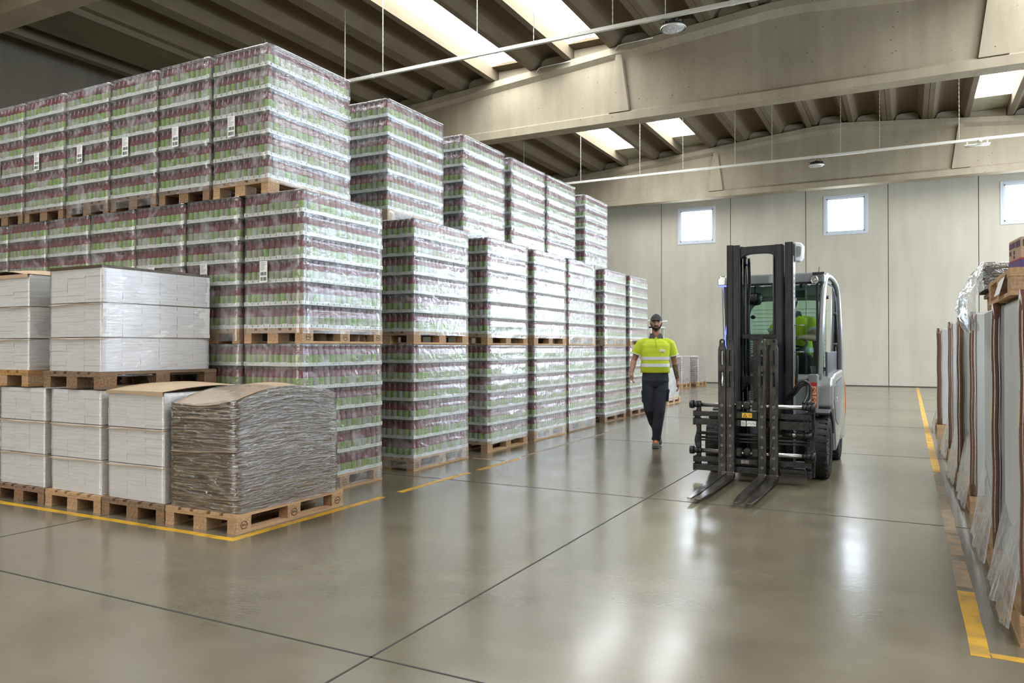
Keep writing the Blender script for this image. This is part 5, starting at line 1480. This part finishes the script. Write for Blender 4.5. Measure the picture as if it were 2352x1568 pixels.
def person(t, P, skin, beard=True, cap=True, hand_curl=.5, seated=False, tattoo=False):
    HC = Vector(P['head']); HR = Matrix.Rotation(P.get('head_rz',0),3,'Z') @ Matrix.Rotation(P.get('head_rx',0),3,'X')
    b = MB()
    head_patch(lambda d: True, 0.0, b, 40, 28, HR, HC)
    for sg in (-1,1):    # ears
        c = HC + HR @ Vector((sg*.079,.012,-.005)); rg = []
        b.tube([c+HR@Vector((-sg*.006,0,-.024)), c+HR@Vector((sg*.000,.002,-.012)), c+HR@Vector((sg*.002,.006,.008)), c+HR@Vector((-sg*.003,.006,.022))], [.005,.008,.009,.005], 10)
    neck0, neck1 = Vector(P['neck']), HC + HR @ Vector((0,.022,-.075))
    b.tube([neck0+Vector((0,0,-.06)), neck0, (neck0+neck1)/2, neck1, HC], [.070,.064,.060,.060,.05], 18)
    # trunk core under the clothes
    b.rings([ring_pts((cx,cy,z), rx*.86, ry*.80) for z,cx,cy,rx,ry in P['torso']])
    for s_ in ('R','L'):
        S, E_, W = Vector(P['sh'+s_]), Vector(P['el'+s_]), Vector(P['wr'+s_])
        b.tube([S, S+(E_-S)*.3, S+(E_-S)*.7, E_, E_+(W-E_)*.25, E_+(W-E_)*.7, W], [.052,.050,.043,.041,.042,.032,.025], 14)
        hand(b, W, P['hd'+s_], P['hn'+s_], None, P.get('hs',1.0), hand_curl, side=P['ht'+s_])
        H_, K, A = Vector(P['hip'+s_]), Vector(P['kn'+s_]), Vector(P['an'+s_])
        b.tube([H_, H_+(K-H_)*.5, K, K+(A-K)*.3, A], [.075,.065,.050,.048,.034], 14)
    body = remesh(b.build('body', skin, t), .0055, 2)
    # face details
    f = MB()
    for sg in (-1,1):
        c = HC + HR @ Vector((sg*.031,-.0815,.010)); f.cyl(c+HR@Vector((0,.006,0)), c, .0115, .008, n=14, m=0)
    for sg in (-1,1):
        c = HC + HR @ Vector((sg*.031,-.0825,.010))
        e = MB(); rr = .0125
        e.rings([[tuple(c + HR@Vector((rr*math.sin(PI*j/6)*math.cos(2*PI*i/12)*1.1, -rr*.45*math.cos(PI*j/6), rr*.42*math.sin(PI*j/6)*math.sin(2*PI*i/12)))) for i in range(12)] for j in range(0,7)], m=0)
        q = c + HR@Vector((0,-.0066,0)); e.cyl(q+HR@Vector((0,.002,0)), q, .0052, n=12, m=1)
        e.build('eye', [M['eye_white'],M['iris']], t)
        e = MB(); e.tube([HC+HR@Vector((sg*x,y,z)) for x,y,z in ((.014,-.095,.024),(.028,-.094,.031),(.044,-.082,.029),(.052,-.072,.022))], [.0028,.0042,.0038,.002], 8, flat=.7); e.build('eyebrow', M['beard'], t)
    e = MB(); e.tube([HC+HR@Vector(p) for p in ((-.026,-.086,-.058),(-.010,-.0985,-.055),(0,-.100,-.0565),(.010,-.0985,-.055),(.026,-.086,-.058))], [.002,.0042,.004,.0042,.002], 8)
    e.tube([HC+HR@Vector(p) for p in ((-.022,-.088,-.063),(0,-.099,-.066),(.022,-.088,-.063))], [.002,.005,.002], 8); e.build('lips', M['lip'], t)
    if beard:
        def kb(d):
            x,y,z = d
            if y > .25: return False
            ed = -.62 if False else 0
            side = abs(x)
            jaw = z < -.60 and y < .2
            if z > -.05 - 0: return side > .93 and z < .12 and y < .15
            mouth = (abs(x) < .27 and -.60 < z < -.41)
            cheek = side > .74 and z < -.22 + (side-.74)*1.2
            mous = (-.41 <= z < -.30 and abs(x) < .34)
            chin = z < -.56
            sides = abs(x) > .30 and z < -.46 + .25*max(0,abs(x)-.45)
            return (chin or sides or mous or cheek) and not (mouth and not mous and z > -.60)
        head_patch(kb, .0022, None, 96, 64, HR, HC).build('beard', M['beard'], t)
    head_patch(lambda d: (d[1] > -.12 and d[2] > -.30 and not (abs(d[0]) > .93 and d[2] < .1)) , .003, None, 48, 32, HR, HC).build('hair', M['beard'], t)
    if cap:
        c = MB(); head_patch(lambda d: d[2] > .31 + .15*(-d[1]) , lambda d: .007 + .004*max(0,d[2])**2, c, 64, 48, HR, HC)
        def brim(u, v):
            a = (u-.5)*2.1; r0 = .088; r = r0+.068*v*(math.cos(a*.75)); 
            return HC + HR @ Vector((math.sin(a)*(.081+.004*v), -math.cos(a)*(.088)-.060*v*math.cos(a*.8)+.0, .058 - .014*v - .012*(abs(u-.5)*2)**2))
        c.grid(brim, 18, 8); c.grid(lambda u,v: brim(1-u,v)-Vector((0,0,.004)), 18, 8)
        c.build('cap', M['cap_cloth'], t)
        k = MB(); k.lathe([(.008,0),(.006,.006),(.001,.008)], n=10); kk = k.build('cap_button', M['cap_cloth'], t); kk.location = HC + HR@Vector((0,0,.128))
    # shirt
    s = MB(); T_ = P['torso']; n = 40
    z0, z1 = P['hem'], T_[-1][0]; rings = []
    for i in range(34):
        z = z0+(z1-z0)*i/33; cx,cy,rx,ry = interp(T_, z)
        rings.append(ring_pts((cx,cy,z), rx, ry, n, 2.5, .05, P.get('seed',0)))
    s.rings(rings)
    for s_ in ('R','L'):
        S, E_ = Vector(P['sh'+s_]), Vector(P['el'+s_]); dv = (E_-S)
        inn = Vector((P['neck'][0], P['neck'][1], S.z+.02)); sl = P.get('sleeve',.62)
        s.tube([inn*.55+S*.45, inn*.25+S*.75+Vector((0,0,.004)), S+dv*.06, S+dv*.3, S+dv*.5, S+dv*sl], [.058,.060,.066,.072,.075,.077], 18)
        c = MB(); c.tube([S+dv*(sl-.03), S+dv*(sl+.012)], [.0805,.0815], 22); c.build('sleeve_cuff', M['reflect'], t)
    remesh(s.build('shirt', M['hivis'], t), .0075, 3)
    for za, zb in P['bands']:
        q = MB(); rg = []
        for z in (za, (za+zb)/2, zb):
            cx,cy,rx,ry = interp(T_, z); rg.append(ring_pts((cx,cy,z), rx+.004, ry+.004, n, 2.5, .05, P.get('seed',0)))
        q.rings(rg, caps=False); q.build('reflective_band', M['reflect'], t)
    # collar and placket
    nk = Vector(P['neck']); q = MB()
    def col_(u, v):
        a = R(28) + (2*PI-R(56))*u; r = .068+.020*v; return nk + Vector((math.sin(a)*r*1.05, -math.cos(a)*r*.95+.006, .042-.055*v - .030*max(0,math.cos(a))*(1) ))
    q.grid(col_, 30, 4); q.grid(lambda u,v: col_(1-u,v)+Vector((0,0,-.004)), 30, 4)
    for sg in (-1,1):
        pts = [(.012,-.004),(.040,.052),(.078,.050),(.092,.0),(.100,-.030),(.052,-.048)]
        k0 = len(q.v)
        for dy in (0,.006):
            for x_, z_ in pts: q.v.append((nk.x+sg*x_, nk.y-.094+.55*max(0,x_-.02)+.25*max(0,z_)+dy, nk.z+z_))
        q.face([k0+i for i in range(6)]); q.face([k0+6+i for i in range(6)][::-1])
        for i in range(6): q.face((k0+i,k0+(i+1)%6,k0+6+(i+1)%6,k0+6+i))
    q.build('collar', M['collar'], t)
    # trousers
    tr = MB(); pz = P['waist']; hx = (Vector(P['hipR'])+Vector(P['hipL']))/2
    if not seated:
        tr.rings([ring_pts((hx.x,hx.y,z), rx, ry, 30, 2.4, .03, 5) for z, rx, ry in ((pz,.175,.120),(pz-.06,.182,.126),(pz-.14,.188,.132),(pz-.22,.150,.115))])
    else:
        tr.rings([ring_pts((hx.x,hx.y,z), rx, ry, 30, 2.4, .03, 5) for z, rx, ry in ((pz,.17,.125),(pz-.08,.19,.15),(pz-.16,.18,.14))])
    for s_ in ('R','L'):
        H_, K, A = Vector(P['hip'+s_]), Vector(P['kn'+s_]), Vector(P['an'+s_]); pts = []; rs = []
        path = [(H_,.100),(H_+(K-H_)*.35,.104),(H_+(K-H_)*.7,.090),(K,.078),(K+(A-K)*.3,.076),(K+(A-K)*.6,.070),(K+(A-K)*.85,.063),(A,.062)]
        for i, (p, r_) in enumerate(path):
            pts.append(p + Vector((.004*math.sin(i*2.3),.004*math.cos(i*1.7),0))); rs.append(r_*(1+.03*math.sin(i*2.9)))
        tr.tube(pts, rs, 18)
    remesh(tr.build('trousers', M['navy'], t), .008, 2)
    if P.get('pockets'):
        for (c, w_, h_, rz_) in P['pockets']:
            q = MB(); q.box(-.012,.012,-w_/2,w_/2,-h_/2,h_/2); q.box(-.014,.016,-w_/2-.004,w_/2+.004,h_/2-.045,h_/2+.004)
            o = q.build('cargo_pocket', M['navy'], t, c, bevel=.006); o.rotation_euler = (0,rz_,0)
    # shoes
    for s_ in ('R','L'):
        hl, to = Vector(P['heel'+s_]), Vector(P['toe'+s_]); d = (to-hl); L = d.length; d.normalize(); up = Vector((0,0,1)); sd = d.cross(up).normalized(); up = sd.cross(d).normalized()
        def sec(f, w_, h0, h1, k=18):
            c = hl + d*L*f; out = []
            for i in range(k):
                a = 2*PI*i/k; x = math.copysign(abs(math.cos(a))**.8, math.cos(a))*w_; zz = (h0+h1)/2 + math.copysign(abs(math.sin(a))**.8, math.sin(a))*(h1-h0)/2
                out.append(tuple(c+sd*x+up*zz))
            return out
        q = MB(); q.rings([sec(-.04,.020,.02,.06),sec(0,.034,.02,.10),sec(.15,.040,.02,.125),sec(.32,.042,.02,.118),sec(.5,.045,.02,.088),sec(.7,.050,.02,.070),sec(.88,.048,.02,.062),sec(.98,.034,.02,.050),sec(1.02,.014,.024,.040)])
        sh = q.build('shoe', M['shoe_grey'], t)
        q = MB(); q.rings([sec(-.06,.022,.0,.022),sec(0,.038,.0,.026),sec(.3,.041,.0,.026),sec(.6,.050,.0,.026),sec(.88,.051,.0,.026),sec(1.0,.036,.004,.026),sec(1.045,.012,.010,.024)]); q.build('sole', M['sole'], sh)
        q = MB()
        for k in range(5):
            f = .34+.085*k; h = .122-.0115*k*1.1; q.tube([hl+d*L*f+sd*.030+up*(h-.022), hl+d*L*f+up*(h+.001), hl+d*L*(f+.03)-sd*.030+up*(h-.022)], .006, 8)
        q.rings([sec(.20,.028,.10,.134),sec(.34,.026,.09,.126),sec(.5,.024,.06,.098),sec(.66,.02,.05,.078)]); q.build('lace', M['shoe_orange'], sh)
    return t

s27, c27 = math.sin(R(27.455)), math.cos(R(27.455))
t = thing('person', 'man in yellow hi-vis polo, dark cap and navy trousers walking in the aisle', 'person', (-3.15,10.42,0), R(22))
man = dict(head=(.012,-.015,1.728), head_rz=R(-6), neck=(.008,.022,1.535),
    torso=[(1.00,.0,.0,.180,.118),(1.05,.0,.0,.205,.135),(1.12,-.002,-.006,.200,.140),(1.22,-.004,-.006,.190,.132),(1.32,.0,0,.196,.128),(1.41,.005,.006,.205,.122),(1.465,.006,.012,.172,.105),(1.50,.007,.018,.118,.085),(1.535,.008,.022,.068,.064)],
    hem=1.035, bands=((1.120,1.165),(1.215,1.260)), waist=1.06,
    shR=(-.195,.018,1.455), elR=(-.292,.055,1.205), wrR=(-.335,-.085,1.035), hdR=(.02,-.35,-.92), hnR=(1,-.25,.1), htR=(.3,-1,0),
    shL=(.208,.018,1.455), elL=(.278,.070,1.175), wrL=(.312,.010,.925), hdL=(.06,-.15,-.98), hnL=(-1,.1,.0), htL=(0,-1,0),
    hipR=(-.085,.0,.93), knR=(-.085,-.03,.53), anR=(.045,.30,.20), hipL=(.085,0,.93), knL=(.050,-.07,.52), anL=(.005,-.035,.09),
    heelL=(.010,.035,.0), toeL=(-.018,-.235,.0), heelR=(.055,.360,.105), toeR=(.062,.155,.0),
    pockets=[((.168,-.02,.72),.14,.17,R(4)),((-.175,-.0,.70),.13,.16,R(-2))], seed=1)
person(t, man, M['skin'], hand_curl=.55)
q = MB(); q.box(-.040,.040,-.0012,.0,-.014,.014,0)
for k in range(7): q.box(-.026+.0085*k,-.020+.0085*k,-.0018,-.0012,-.006,.002+.002*(k%2),1)
q.box(-.036,-.030,-.0018,-.0012,-.004,.006,1); q.box(.005,.022,-.0018,-.0,-.024,-.018,2)
o = q.build('chest_badge', [M['label'],mat('badge_red', (.6,.2,.1), .6),M['ink']], t, (.085,-.128,1.345)); o.rotation_euler = (R(-6),R(7),R(12))
q = MB(); q.tube([(.008,-.058,1.52),(.008,-.113,1.44),(.007,-.124,1.38)], [.006,.007,.006], 8, flat=.4); q.build('placket', M['hivis'], t)
tt = MB(); E_, W = Vector(man['elL']), Vector(man['wrL']); tt.tube([E_+(W-E_)*.12, E_+(W-E_)*.3, E_+(W-E_)*.7, E_+(W-E_)*.9], [.0425,.0415,.0330,.0285], 18, caps=False); tt.build('tattoo', M['skin_tattoo'], t)
# the driver
dp = MB()
drv = dict(head=(.115,.88,1.93), head_rx=R(-8), neck=(.155,.90,1.765),
    torso=[(1.22,.17,.93,.185,.13),(1.32,.17,.925,.190,.135),(1.45,.17,.92,.185,.130),(1.58,.17,.91,.192,.128),(1.66,.17,.905,.200,.120),(1.715,.17,.90,.165,.100),(1.75,.17,.90,.105,.080),(1.775,.17,.90,.066,.064)],
    hem=1.25, bands=((1.33,1.385),(1.50,1.525)), waist=1.27,
    shR=(-.01,.895,1.695), elR=(-.105,.80,1.49), wrR=(-.130,.62,1.385), hdR=(-.0,-.9,-.35), hnR=(0,-.3,-1), htR=(1,0,0),
    shL=(.350,.895,1.695), elL=(.405,.76,1.500), wrL=(.270,.585,1.505), hdL=(-.75,-.5,-.1), hnL=(-.2,-.4,-1), htL=(-.3,-.6,.6),
    hipR=(.09,.92,1.22), knR=(.04,.48,1.24), anR=(.02,.42,.82), hipL=(.25,.92,1.22), knL=(.33,.50,1.24), anL=(.33,.42,.82),
    heelL=(.33,.46,.70), toeL=(.34,.20,.70), heelR=(.02,.46,.70), toeR=(.01,.20,.70), seed=4, sleeve=.62)
t2 = thing('person', 'driver in yellow hi-vis shirt seated inside the forklift cab, face hidden by the mast', 'person', (-1.37,8.72,0), R(-0.6))
person(t2, drv, M['skin_light'], hand_curl=1.0, seated=True)
